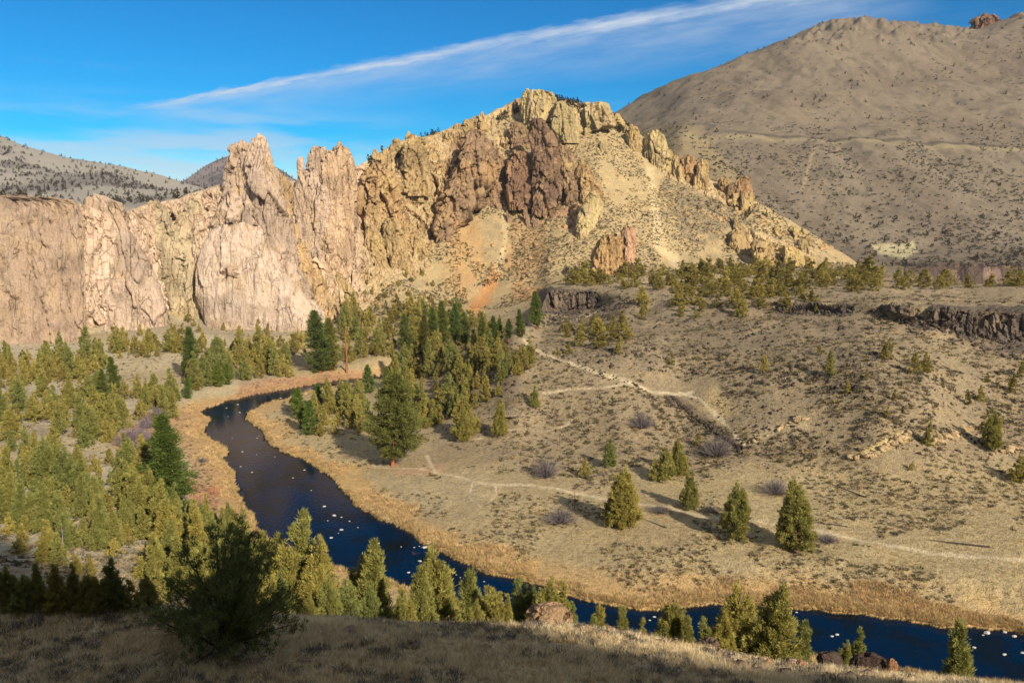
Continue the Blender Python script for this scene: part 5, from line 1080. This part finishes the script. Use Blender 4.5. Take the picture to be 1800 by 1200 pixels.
o = put('ridge_junipers', merged('ridge_junipers', JT, np.concatenate([pts1, pts2, pts3]), np.concatenate([h1, h2, h3]), M_LEAF, None, .9)); tag(o, 'tiny junipers and dark shrubs on the ridge crest and talus', 'trees', None, 'stuff')

# pines
def pine_px(px, py, hpx, meshes, label, sx=1.0, rot=None):
    p = hit(px, py)
    if p is None: return
    h = hpx * math.hypot(p[1], CAMZ - p[2]) / FPX * 1.02
    tree('pine_tree', meshes, p - [0, 0, .01 * h], h, label, 'pine tree', 'pines in the river forest', rot, sx)
pine_px(300, 905, 172, HEROP, 'tall bright green pine standing alone on the inside of the left bank', 1.35)
pine_px(690, 818, 160, BIGP, 'broad ponderosa pine with orange trunk by the trail', 1.1)
pine_px(563, 655, 108, PN[0], 'tall full pine at the river bend beside the dead trunk', 1.5)
pine_px(582, 652, 92, PN[0], 'slightly shorter pine sharing its base with the tall full pine', 1.3)
pine_px(340, 668, 94, PN[1], 'tall pine rising from the stand behind the far river bank', 1.1)
pine_px(205, 700, 74, PN[1], 'dark green pine in the lower belt on the left bank', 1.1)
pine_px(180, 712, 62, PN[2], 'dark rounded pine beside the dark green one on the left bank', 1.0)
pine_px(745, 640, 86, PN[3], 'brownish half-bare pine in the forest', 1.0)
for i, (a, b, c) in enumerate([(762, 622, 80), (778, 612, 76), (800, 606, 74), (822, 606, 74), (842, 604, 62), (862, 606, 52), (880, 606, 54), (726, 630, 60), (708, 612, 60), (915, 600, 62), (940, 580, 66), (897, 600, 50)]):
    pine_px(a + random.uniform(-5, 5), b + random.uniform(-8, 8), c * random.uniform(.78, 1.12), PN[(0, 1, 4, 5)[i % 4]], f'green pine, {ordinal(i + 1)} planted in the tight row under the orange scree'.replace('planted ', ''), 1.15)
for i, (a, b, c) in enumerate([(525, 735, 50), (545, 764, 56), (534, 752, 44), (560, 720, 44), (575, 710, 40), (520, 722, 36), (650, 690, 46), (680, 680, 34), (385, 680, 40), (330, 700, 34), (400, 676, 36)]):
    pine_px(a, b, c * 1.1, PN[6], f'bushy bright green young pine near the water, {ordinal(i + 1)} of its scattered kind', 1.0)

# dead trees, bare bushes, logs
def snag(seed, nb=9, col=(120, 104, 92), spread=.16):
    rg = np.random.default_rng(seed); parts = [(*limb([(0, 0, -.04), (.01, 0, .3), (0, .01, .7), (.01, 0, 1)], [.018, .014, .009, .002], 6), lin(*col))]
    for z in np.linspace(.25, .92, nb):
        a = rg.uniform(0, 6.28); L = spread * rg.uniform(.5, 1.2) * (1.2 - z); c, s = math.cos(a), math.sin(a)
        parts.append((*limb([(0, 0, z), (c * L * .6, s * L * .6, z + L * .15), (c * L, s * L, z + L * .5)], [.005, .003, .001], 4), lin(*col)))
    return mk('dead_tree', join(parts), M_BARK)
def bush(seed, n=260, col=(132, 116, 116), r=.55):
    rg = np.random.default_rng(seed); parts = []
    a = rg.uniform(0, 6.28, n); e = rg.uniform(.25, 1.5, n); d = np.stack([np.cos(a) * np.cos(e), np.sin(a) * np.cos(e), np.sin(e)], 1)
    b0 = d * [.15, .15, .02]; tip = b0 + d * rg.uniform(.5, 1.0, (n, 1)) * [r, r, 1]
    V, F = [], []
    for i in range(n):
        s = unitv(np.cross(d[i], rg.normal(size=3))) * .012; m = (b0[i] + tip[i]) / 2 + rg.normal(size=3) * .03
        j = len(V); V += [b0[i] - s, b0[i] + s, m + s * .7, m - s * .7, tip[i]]; F += [[j, j + 1, j + 2], [j, j + 2, j + 3], [j + 3, j + 2, j + 4]]
        for q in range(3):
            t0 = m + (tip[i] - m) * rg.random(); t1 = t0 + unitv(d[i] + rg.normal(size=3) * .6) * rg.uniform(.12, .3); j = len(V)
            V += [t0 - s * .5, t0 + s * .5, t1]; F.append([j, j + 1, j + 2])
    V = np.array(V); return mk('bare_bush', (V, np.array(F), np.broadcast_to(lin(*col), V.shape)), M_GRASS)
SN = [snag(61), snag(62, 14, (140, 128, 118), .25), snag(63, 6, (150, 100, 74), .1)]
def one(name, me, px, py, hpx, label, cat, group=None, sx=1.0, rot=None):
    p = hit(px, py)
    if p is None: return
    h = hpx * math.hypot(p[1], CAMZ - p[2]) / FPX; o = put(name, me); h *= 1.25 if name == 'bare_bush' else 1; o.location = p; o.scale = (h * sx, h * sx, h); o.rotation_euler = (0, 0, random.uniform(0, 6.28) if rot is None else rot)
    tag(o, label, cat, group); return o
one('dead_tree', SN[2], 609, 655, 92, 'tall bare reddish trunk standing at the river bend', 'dead tree', None, 1.2)
for a_q, b_q, c_q, l_q in [(112, 975, 60, 'grey dead juniper among the lower left trees'), (545, 1010, 70, 'bare grey juniper top in the near row beside the pool'), (805, 1104, 28, 'small white dead tree at the bluff edge'), (1480, 690, 20, 'little bare snag on the open hillside'), (300, 690, 34, 'thin dead tree by the purple willows'), (880, 640, 34, 'grey snag on the flank under the trail bend'), (1270, 1085, 30, 'bare reddish trunk between the near junipers at the water')]:
    one('dead_tree', SN[1], a_q, b_q, c_q, l_q, 'dead tree')
one('dead_tree', SN[0], 984, 782, 40, 'thin dead tree on the open slope below the lower trail', 'dead tree', None, 1.6)
one('dead_tree', SN[2], 1010, 893, 42, 'broken dead trunk with an orange foot beside the meadow trail', 'dead tree')
one('dead_tree', SN[0], 1163, 562, 60, 'leafless trunk among the mesa shoulder junipers', 'dead tree')
one('dead_tree', SN[0], 1614, 702, 24, 'small bare snag high on the hillside', 'dead tree')
BU = [bush(71), bush(72, 300, (140, 124, 126), .7), bush(73, 240, (122, 112, 108), .8), bush(74, 240, (160, 110, 92), .9)]
for i, (a, b, c, s, m_, lb) in enumerate([(228, 784, 30, 1.3, 0, 'widest grey leafless willow on the orange bank'), (250, 776, 24, 1.2, 1, 'grey willow pressed against the widest one'), (236, 796, 20, 1.1, 0, 'grey willow in front of the widest one'), (275, 736, 18, 1.3, 1, 'purple leafless willow nearest the belt of junipers'), (258, 752, 18, 1.2, 1, 'purple willow between the belt and the widest willow'), (256, 802, 18, 1.2, 2, 'round grey willow above the tall green pine'), (252, 828, 22, 1.3, 0, 'grey-mauve willow touching the tall green pine'), (225, 804, 10, 1.4, 3, 'small rusty willow on the orange bank'), (356, 812, 8, 1.5, 2, 'tiny mauve willow halfway down the golden bank'), (960, 838, 32, 1.0, 2, 'blue-grey leafless bush above the meadow trail'), (985, 918, 22, 1.6, 2, 'low grey bush with dead branches beside the shaded pine'), (1250, 900, 10, 2, 2, 'low grey brush between two lone pines'), (1365, 868, 24, 1.4, 2, 'large grey leafless bush above the lone tall juniper'), (1130, 752, 26, 1.0, 2, 'dark bare bush below the upper trail'), (1260, 800, 30, 1.2, 2, 'tangle of grey bare brush beside the dark rock wall'), (1455, 952, 12, 2.0, 2, 'pale grey low brush right of the lone tall juniper'), (1160, 900, 10, 2.6, 2, 'pale dead brush lying past the shaded pine'), (730, 985, 12, 1, 3, 'golden reed clump growing on a rock in the river')]):
    one('bare_bush', BU[m_], a, b, c, lb, 'bush', None, s)
def log_mesh(seed):
    rg = np.random.default_rng(seed); parts = [(*limb([(0, 0, .03), (.35, .01, .04), (.7, -.01, .035), (1, .0, .05)], [.03, .026, .018, .008], 7), lin(82, 70, 62))]
    for x in np.linspace(.3, .95, 9): a = rg.uniform(-1.2, 1.2); parts.append((*limb([(x, 0, .04), (x + .05, math.sin(a) * .08, .06 + .07 * abs(math.cos(a)))], [.006, .001], 4), lin(110, 100, 92)))
    return mk('fallen_log', join(parts), M_BARK)
LG = log_mesh(5)
for (a, b), (c, d), lb in [((1489, 926), (1422, 917), 'straight dark log right of the lone tall juniper'), ((1520, 874), (1450, 848), 'grey fallen tree on the slope above the straight log'), ((1665, 896), (1612, 894), 'charred log with a white tip on the hillside'), ((1625, 925), (1612, 922), 'short broken stump log below the charred log'), ((1740, 962), (1630, 950), 'long thin pale log beside the trail'), ((1268, 815), (1210, 828), 'white fallen branch at the end of the rock wall'), ((1172, 928), (1130, 912), 'dark thin log past the shaded pine')]:
    p, q = hit(a, b), hit(c, d)
    if p is None or q is None: continue
    o = put('fallen_log', LG); o.location = p; dd = q - p; L = np.linalg.norm(dd); o.scale = (L, L * .5, L * .5); o.rotation_euler = (0, -math.asin(dd[2] / L), math.atan2(dd[1], dd[0])); tag(o, lb, 'log')

# the dark open juniper on the near slope
def open_juniper(seed):
    rg = np.random.default_rng(seed); wood = [(*limb([(0, 0, -.05), (.01, 0, .12), (-.01, .01, .3)], [.035, .03, .02], 8), lin(84, 70, 60))]; cen, out = [], []
    for i in range(46):
        a = rg.uniform(0, 6.28); z0 = rg.uniform(.0, .3); up = rg.uniform(.02, 1.0) ** .9; R = .56 * (1 - up ** 2.4) ** .5 * rg.uniform(.8, 1.1) + .04
        c, s = math.cos(a), math.sin(a); p0 = np.array([0, 0, z0]); p3 = np.array([c * R, s * R, max(.03, up)]); p1 = p0 + (p3 - p0) * .35 + rg.normal(size=3) * .03; p2 = p0 + (p3 - p0) * .7 + rg.normal(size=3) * .03
        wood.append((*limb([p0, p1, p2, p3], [.013, .009, .006, .002], 5), lin(92, 78, 68)))
        for t in np.linspace(.3, 1.05, 9):
            b = p0 + (p3 - p0) * t
            for q in range(5): cen.append(b + rg.normal(size=3) * .045); out.append((c, s, .2))
    return mk('crown', tufts(rg, np.array(cen), np.full(len(cen), .032), np.array(out), 24, .03, .0036, lin(130, 128, 72), .25), M_LEAF), mk('trunk', join(wood), M_BARK)
OJ = open_juniper(81)
q = at_y(392, 1166, 44); zq = float(H(q[0], 44.0)); top = at_y(400, 945, 44.0)[2]
tree('juniper', OJ, (q[0], 44.0, zq), top - zq, 'dark spreading juniper with open branches in the shade on the near slope', 'tree', None, 1.0, 1.0)

# near boulders
def rock(name, px0, px1, top, bot, Y, c, seed, label, cat='boulder', dark=False):
    import bmesh
    bm = bmesh.new(); bmesh.ops.create_icosphere(bm, subdivisions=5, radius=1.0); vv = np.array([v.co[:] for v in bm.verts]); ff = np.array([[v.index for v in f.verts] for f in bm.faces]); bm.free()
    L, R = at_y(px0, bot, Y), at_y(px1, bot, Y); T = at_y(px0, top, Y)
    sx = (R[0] - L[0]) / 2; hz = max(.3, T[2] - L[2])
    r, e = cells(vv[:, 0] * 1.3 + seed, vv[:, 1] * 1.3, vv[:, 2] * 1.3, seed)
    d = .78 + .3 * r - .08 * (1 - sstep(0, .12, e)) + .08 * fbm(vv[:, 0] * 3 + seed, vv[:, 1] * 3, vv[:, 2] * 3, 4) + .03 * fbm(vv[:, 0] * 11 + seed, vv[:, 1] * 11, vv[:, 2] * 11, 2)
    q = vv * d[:, None] * [sx * 1.12, sx * .9, hz * .62]
    cc = np.broadcast_to(lin(*c), q.shape) * (1 + .2 * fbm(q[:, 0] * 1.5, q[:, 1] * 1.5, q[:, 2] * 1.5 + seed, 3))[:, None]
    o = put(name, mesh_np(name, q, ff, M_ROCK, cc)); o.location = ((L[0] + R[0]) / 2, Y, L[2] + hz * .42); tag(o, label, cat); return o
rock('boulder', 928, 1003, 1064, 1100, 53.5, (170, 138, 104), 1, 'large tan boulder with lichen on the bluff edge')
rock('boulder', 1062, 1082, 1100, 1114, 54, (176, 132, 108), 2, 'small pinkish rock right of the large tan boulder')
rock('boulder', 1084, 1108, 1106, 1116, 54, (110, 92, 80), 3, 'low brown rock beside the small pinkish one')
rock('boulder', 1296, 1308, 1154, 1172, 52, (196, 146, 116), 4, 'small upright pink rock under the wide bush')
rock('boulder', 1342, 1358, 1156, 1174, 51.5, (176, 136, 104), 5, 'pointed tan rock under the tall near juniper')
rock('boulder', 1374, 1392, 1164, 1180, 51, (178, 126, 100), 6, 'reddish pointed rock right of the pointed tan one')
rock('boulder', 1398, 1418, 1160, 1178, 51.5, (180, 130, 102), 7, 'rounded reddish rock at the end of the rocky edge')
rock('boulder', 1436, 1478, 1146, 1176, 55, (98, 82, 70), 8, 'long dark rocky hump above the water')
rock('boulder', 1498, 1556, 1152, 1192, 54, (84, 68, 58), 9, 'big dark rounded boulder at the water edge')
rock('boulder', 1558, 1578, 1158, 1184, 53, (152, 108, 76), 10, 'split tan-faced rock beside the big dark boulder')
rock('boulder', 1540, 1574, 1186, 1204, 50, (150, 144, 96), 11, 'lichen-covered yellow-green boulder at the bottom edge')
rock('boulder', 1362, 1376, 1172, 1186, 49, (140, 140, 116), 12, 'grey-green lichen rock in the near grass')
rock('boulder', 985, 1010, 1092, 1106, 53, (120, 98, 78), 13, 'low rock at the right foot of the large tan boulder')
rock('boulder', 1230, 1262, 1120, 1142, 56, (120, 100, 84), 14, 'dull rock below the dark near juniper')
rock('boulder', 880, 915, 720 - 0, 732, 0 or float(hit(897, 732)[1]), (150, 134, 110), 15, 'lone outcrop on the slope left of the lower trail')
pp_, ss_ = [], []
rg = np.random.default_rng(77)
for poly, n in [([(1230, 1140), (1330, 1160), (1450, 1168), (1440, 1196), (1300, 1178)], 120), ([(1430, 1150), (1600, 1172), (1640, 1198), (1450, 1198)], 130), ([(920, 1096), (1100, 1110), (1200, 1130), (1190, 1140), (1000, 1112)], 36), ([(300, 1100), (900, 1110), (900, 1190), (200, 1190)], 26)]:
    for p in scatter_poly(poly, n, rg): pp_.append(p); ss_.append(rg.uniform(.08, .42) if rg.random() < .8 else rg.uniform(.4, .7))
stones('near_rocks', pp_, ss_, (160, 132, 108), 12, 'reddish and tan stones along the bluff edge', None, .7, .35)
# rocks in the river
def river_rock(px, py, w, i):
    p = at_z(px, py, .0); s = w * p[1] / FPX / 2
    me = RR[i % 4]; o = put('river_rock', me); o.location = (p[0], p[1], .05); o.scale = (s, s * .7, s * .45); o.rotation_euler = (0, 0, random.uniform(-.6, .6)); return o
def rr(seed):
    import bmesh
    bm = bmesh.new(); bmesh.ops.create_icosphere(bm, subdivisions=3, radius=1.0); vv = np.array([v.co[:] for v in bm.verts]); ff = np.array([[v.index for v in f.verts] for f in bm.faces]); bm.free()
    r, e = cells(vv[:, 0] * 1.4 + seed, vv[:, 1] * 1.4, vv[:, 2] * 1.4, seed); q = vv * (.75 + .4 * r)[:, None]
    cc = np.where((q[:, 2] > -.2)[:, None], lin(176, 168, 156), lin(80, 74, 68)); return mesh_np('river_rock', q, ff, M_PALE, cc)
def b_pale(N, nt):
    col = N('ShaderNodeVertexColor', layer_name='Col').outputs['Color']; P = N('ShaderNodeNewGeometry').outputs['Position']
    return bsdf(N, mixcol(N, ramp(N, noise(N, P, 2.0, 4.0), .45, .7, 0, .5), col, lin(130, 120, 108)), .8, .3, bump(N, noise(N, P, 3.0, 4.0), .2, .7))
M_PALE = material('pale_rock', b_pale)
RR = [rr(s) for s in (1, 2, 3, 4)]
RL = [(418, 711, 4), (398, 717, 3), (421, 725, 4), (493, 700, 4), (401, 732, 2), (408, 770, 2), (452, 770, 3), (455, 766, 2), (426, 794, 4), (423, 820, 4), (443, 830, 4), (483, 803, 3), (451, 799, 2), (535, 826, 4), (515, 840, 4), (547, 862, 3), (570, 890, 7), (587, 906, 8), (600, 909, 4), (576, 915, 3), (614, 916, 4), (600, 931, 8), (595, 937, 3), (629, 927, 3), (582, 945, 7), (664, 955, 7), (728, 962, 4), (746, 962, 10), (737, 960, 3), (738, 986, 8), (718, 1006, 6), (715, 925, 2), (802, 1010, 3), (809, 1015, 3), (851, 1022, 4), (705, 961, 3), (1150, 1084, 7), (1142, 1090, 5), (1238, 1086, 5), (1231, 1096, 11), (1326, 1090, 6), (1471, 1115, 8), (1462, 1118, 7), (1735, 1112, 14), (1728, 1116, 5), (1766, 1111, 9), (1783, 1118, 10), (1712, 1138, 8), (1765, 1150, 9), (1797, 1147, 8), (1400, 1076, 5), (1493, 1077, 5)]
zr = {}
for i, (a, b, w) in enumerate(RL):
    zone = 'in the narrow upper reach' if b < 850 else ('in the blue pool at the bend' if a < 700 else ('near the reeds past the pool' if a < 1100 else ('in the dark lower reach' if a < 1600 else 'in the shallows where the river leaves the picture')))
    zr.setdefault(zone, []).append((a, b, w))
for zone, lst in zr.items():
    for i, (a, b, w) in enumerate(sorted(lst)):
        o = river_rock(a, b, w, i); tag(o, f"{'small' if w < 4 else ('large' if w > 6 else 'mid-sized')} pale rock, {ordinal(i + 1)} from the left {zone}", 'river rock', 'pale rocks ' + zone)

# ------------------------------------------------------------------ ground cover
def bushes(name, pos, size, cols, seed, label, cat, blades=16, ln=.5, wd=.09, rad=.45, upb=.8, sq=.6, mat=None):
    rg = np.random.default_rng(seed); n = len(pos)
    c = np.repeat(pos, blades, 0); s = np.repeat(size, blades)[:, None]
    d0 = unitv(rg.normal(size=c.shape)); d0[:, 2] = np.abs(d0[:, 2]) * sq
    p = c + d0 * s * rad * rg.random(s.shape) ** .4
    d = unitv(d0 + np.array([0, 0, upb * .6]) + rg.normal(size=p.shape) * .3); sd = unitv(np.cross(d, rg.normal(size=p.shape)))
    L = s * ln * rg.uniform(.6, 1.4, s.shape); w = s * wd * rg.uniform(.6, 1.4, s.shape)
    V = np.stack([p - sd * w, p + sd * w, p + d * L], 1).reshape(-1, 3); F = np.arange(len(V)).reshape(-1, 3)
    cc = np.repeat(cols * (1 + .18 * rg.uniform(-1, 1, (n, 1))), blades * 3, 0)
    o = put(name, mesh_np(name, V, F, mat or M_GRASS, np.clip(cc, 0, 1))); tag(o, label, cat, None, 'stuff'); return o
inview = (PX > -300) & (PX < 2100)
land = (R_ < .4) & (rs > 6) & inview & (Y > 66)
pn = fbm(X / 12, Y / 12, 9, 3)
wgt = land & (Y < 470) & (pn > -.25 + .25 * (Z0 < 6) * (PX > 600))
k, rg = ground_pick(44000, wgt & (PM < .3), 21)
sz = (.3 + 1.0 * rg.random(len(k)) ** 2) * np.where((uY[k] > 200) & (PX.ravel()[k] > 900), 1.35, .9)
mixr = rg.random((len(k), 1)); cc = np.where(mixr < .38, lin(104, 96, 72), np.where(mixr < .62, lin(128, 112, 96), np.where(mixr < .8, lin(150, 130, 90), lin(86, 84, 56))))
bushes('sagebrush', Vg[k] - [0, 0, .05], sz, cc, 1, 'low grey and olive sagebrush over the slopes', 'sagebrush', 18, .5, .10)
k, rg = ground_pick(15000, (R_ < .5) & (Y > 470) & (Y < YY[:, [-3]] + 3) & (PX > 540) & (PX < 1640) & (noisy > -.2) & ~((PX > 810) & (PX < 900) & (PY > 380) & (noisy < .1)), 22)
sz = rg.uniform(.5, 1.6, len(k)); cc = np.where(rg.random((len(k), 1)) < .5, lin(96, 90, 68), lin(118, 106, 80))
bushes('slope_brush', Vg[k] - [0, 0, .05], sz, cc, 2, 'dark specks of brush on the ridge slopes', 'brush', 14, .5, .14)
hp = sheet_points(HR, 11000, 9, (1000, 2000), (60, 470), lambda P, px, py: (.12 + .8 * sstep(180, 400, py)) * (.25 + 1.6 * (fbm(P[:, 0] / 45, P[:, 1] / 45, 2, 4) > .02))); sz = RNG.uniform(1.0, 3.0, len(hp))
bushes('hill_brush', hp, sz, np.broadcast_to(lin(84, 78, 62), hp.shape), 3, 'scattered brush on the far brown hill', 'brush', 10, .5, .18)
# meadow grass, near grass, reeds
k, rg = ground_pick(22000, land & (Y < 300) & (rs > 6) & (PM < .2), 23); mixr = rg.random((len(k), 1))
bushes('meadow_grass', Vg[k], rg.uniform(.25, .6, len(k)), np.where(mixr < .5, lin(192, 168, 116), lin(164, 142, 98)), 4, 'dry bunch grass of the meadow and hillside', 'grass', 10, .9, .07, .5, 1.6, .4)
nearz = (Y > 36) & (Y < 64) & (np.abs(KK[:, None]) < .75)
rg = np.random.default_rng(24); n = 70000; yy = rg.uniform(34, 60, n); xx = rg.uniform(-.74, .74, n) * yy; kp = fbm(xx / 1.6, yy / 1.6, 7, 3) > -.22; xx, yy = xx[kp], yy[kp]; n = len(xx); zz = H(xx, yy)
mixr = rg.random((n, 1)); cl = fbm(xx / 2.5, yy / 2.5, 0, 3)[:, None]
cc = np.where(mixr < .45, lin(236, 214, 168), np.where(mixr < .8, lin(214, 190, 142), lin(180, 160, 126)))
bushes('bunch_grass', np.stack([xx, yy, zz], 1), rg.uniform(.15, .36, n) * (1 + .5 * cl[:, 0]), cc, 5, 'dry bunch grass covering the near slope', 'grass', 9, 1.0, .045, .45, 2.0, .3)
n = 3800; yy = rg.uniform(34, 60, n); xx = rg.uniform(-.74, .74, n) * yy; mixr = rg.random((n, 1))
bushes('tall_tufts', np.stack([xx, yy, H(xx, yy)], 1), rg.uniform(.28, .5, n), np.where(mixr < .5, lin(232, 212, 170), lin(190, 160, 112)), 15, 'taller pale tufts standing out of the near grass', 'grass', 22, 1.1, .028, .3, 2.4, .3)
n = 2600; yy = rg.uniform(36, 60, n); xx = rg.uniform(-.74, .74, n) * yy; keep = fbm(xx / 5, yy / 5, 3, 3) > -.08; xx, yy = xx[keep], yy[keep]
bushes('near_sagebrush', np.stack([xx, yy, H(xx, yy)], 1), rg.uniform(.35, .85, len(xx)), np.broadcast_to(lin(112, 104, 88), (len(xx), 3)), 6, 'grey sagebrush clumps in the near grass', 'sagebrush', 60, .4, .03, .55)
reed = (rs > .1) & ((rs < 4.5 + 10 * pn) | ((gz > .5) & (pn > 0))) & (Z0 < 14) & (Y > 100) & (Y < 360) & inview
reed &= ~((PX > 380) & (PX < 1150) & (Y < 160) & (X < 40) & (rs > 4) & (PY > 1000))
k, rg = ground_pick(26000, reed, 25); mixr = rg.random((len(k), 1)); pk = polymask(PX.ravel()[k], PY.ravel()[k], [(330, 840), (385, 850), (385, 910), (335, 910)], 8)[:, None]
cc = np.where(mixr < .45, lin(214, 184, 130), np.where(mixr < .7, lin(192, 160, 112), np.where(mixr < .9, lin(160, 142, 102), lin(172, 136, 102)))); cc = cc + (lin(180, 118, 92) - cc) * np.clip(pk, 0, 1) * .7
edge = rs.ravel()[k] < 2.2
cc = np.where(edge[:, None], cc * .8 + lin(150, 130, 50) * .15, cc)
bushes('reeds', Vg[k], rg.uniform(.3, 1.0, len(k)), cc, 7, 'golden reeds and grass along both river banks', 'reeds', 14, .8, .05, .4, 2.2, .3)

# ------------------------------------------------------------------ the air
import bmesh
bm = bmesh.new(); bmesh.ops.create_cube(bm, size=1.0); me = bpy.data.meshes.new('haze'); bm.to_mesh(me); bm.free()
hz = put('haze', me); hz.scale = (12000, 5400, 760); hz.location = (0, 2300, 310); tag(hz, 'thin blue haze of the far distance', None, None, 'stuff')
hm_ = bpy.data.materials.new('haze'); hm_.use_nodes = True; nt_ = hm_.node_tree; nt_.nodes.clear()
vo_ = nt_.nodes.new('ShaderNodeVolumePrincipled'); ou_ = nt_.nodes.new('ShaderNodeOutputMaterial'); nt_.links.new(vo_.outputs[0], ou_.inputs['Volume'])
vo_.inputs['Color'].default_value = (.62, .76, 1, 1); vo_.inputs['Density'].default_value = 0.000028; vo_.inputs['Anisotropy'].default_value = 0.0
me.materials.append(hm_); hm_.cycles.homogeneous_volume = True
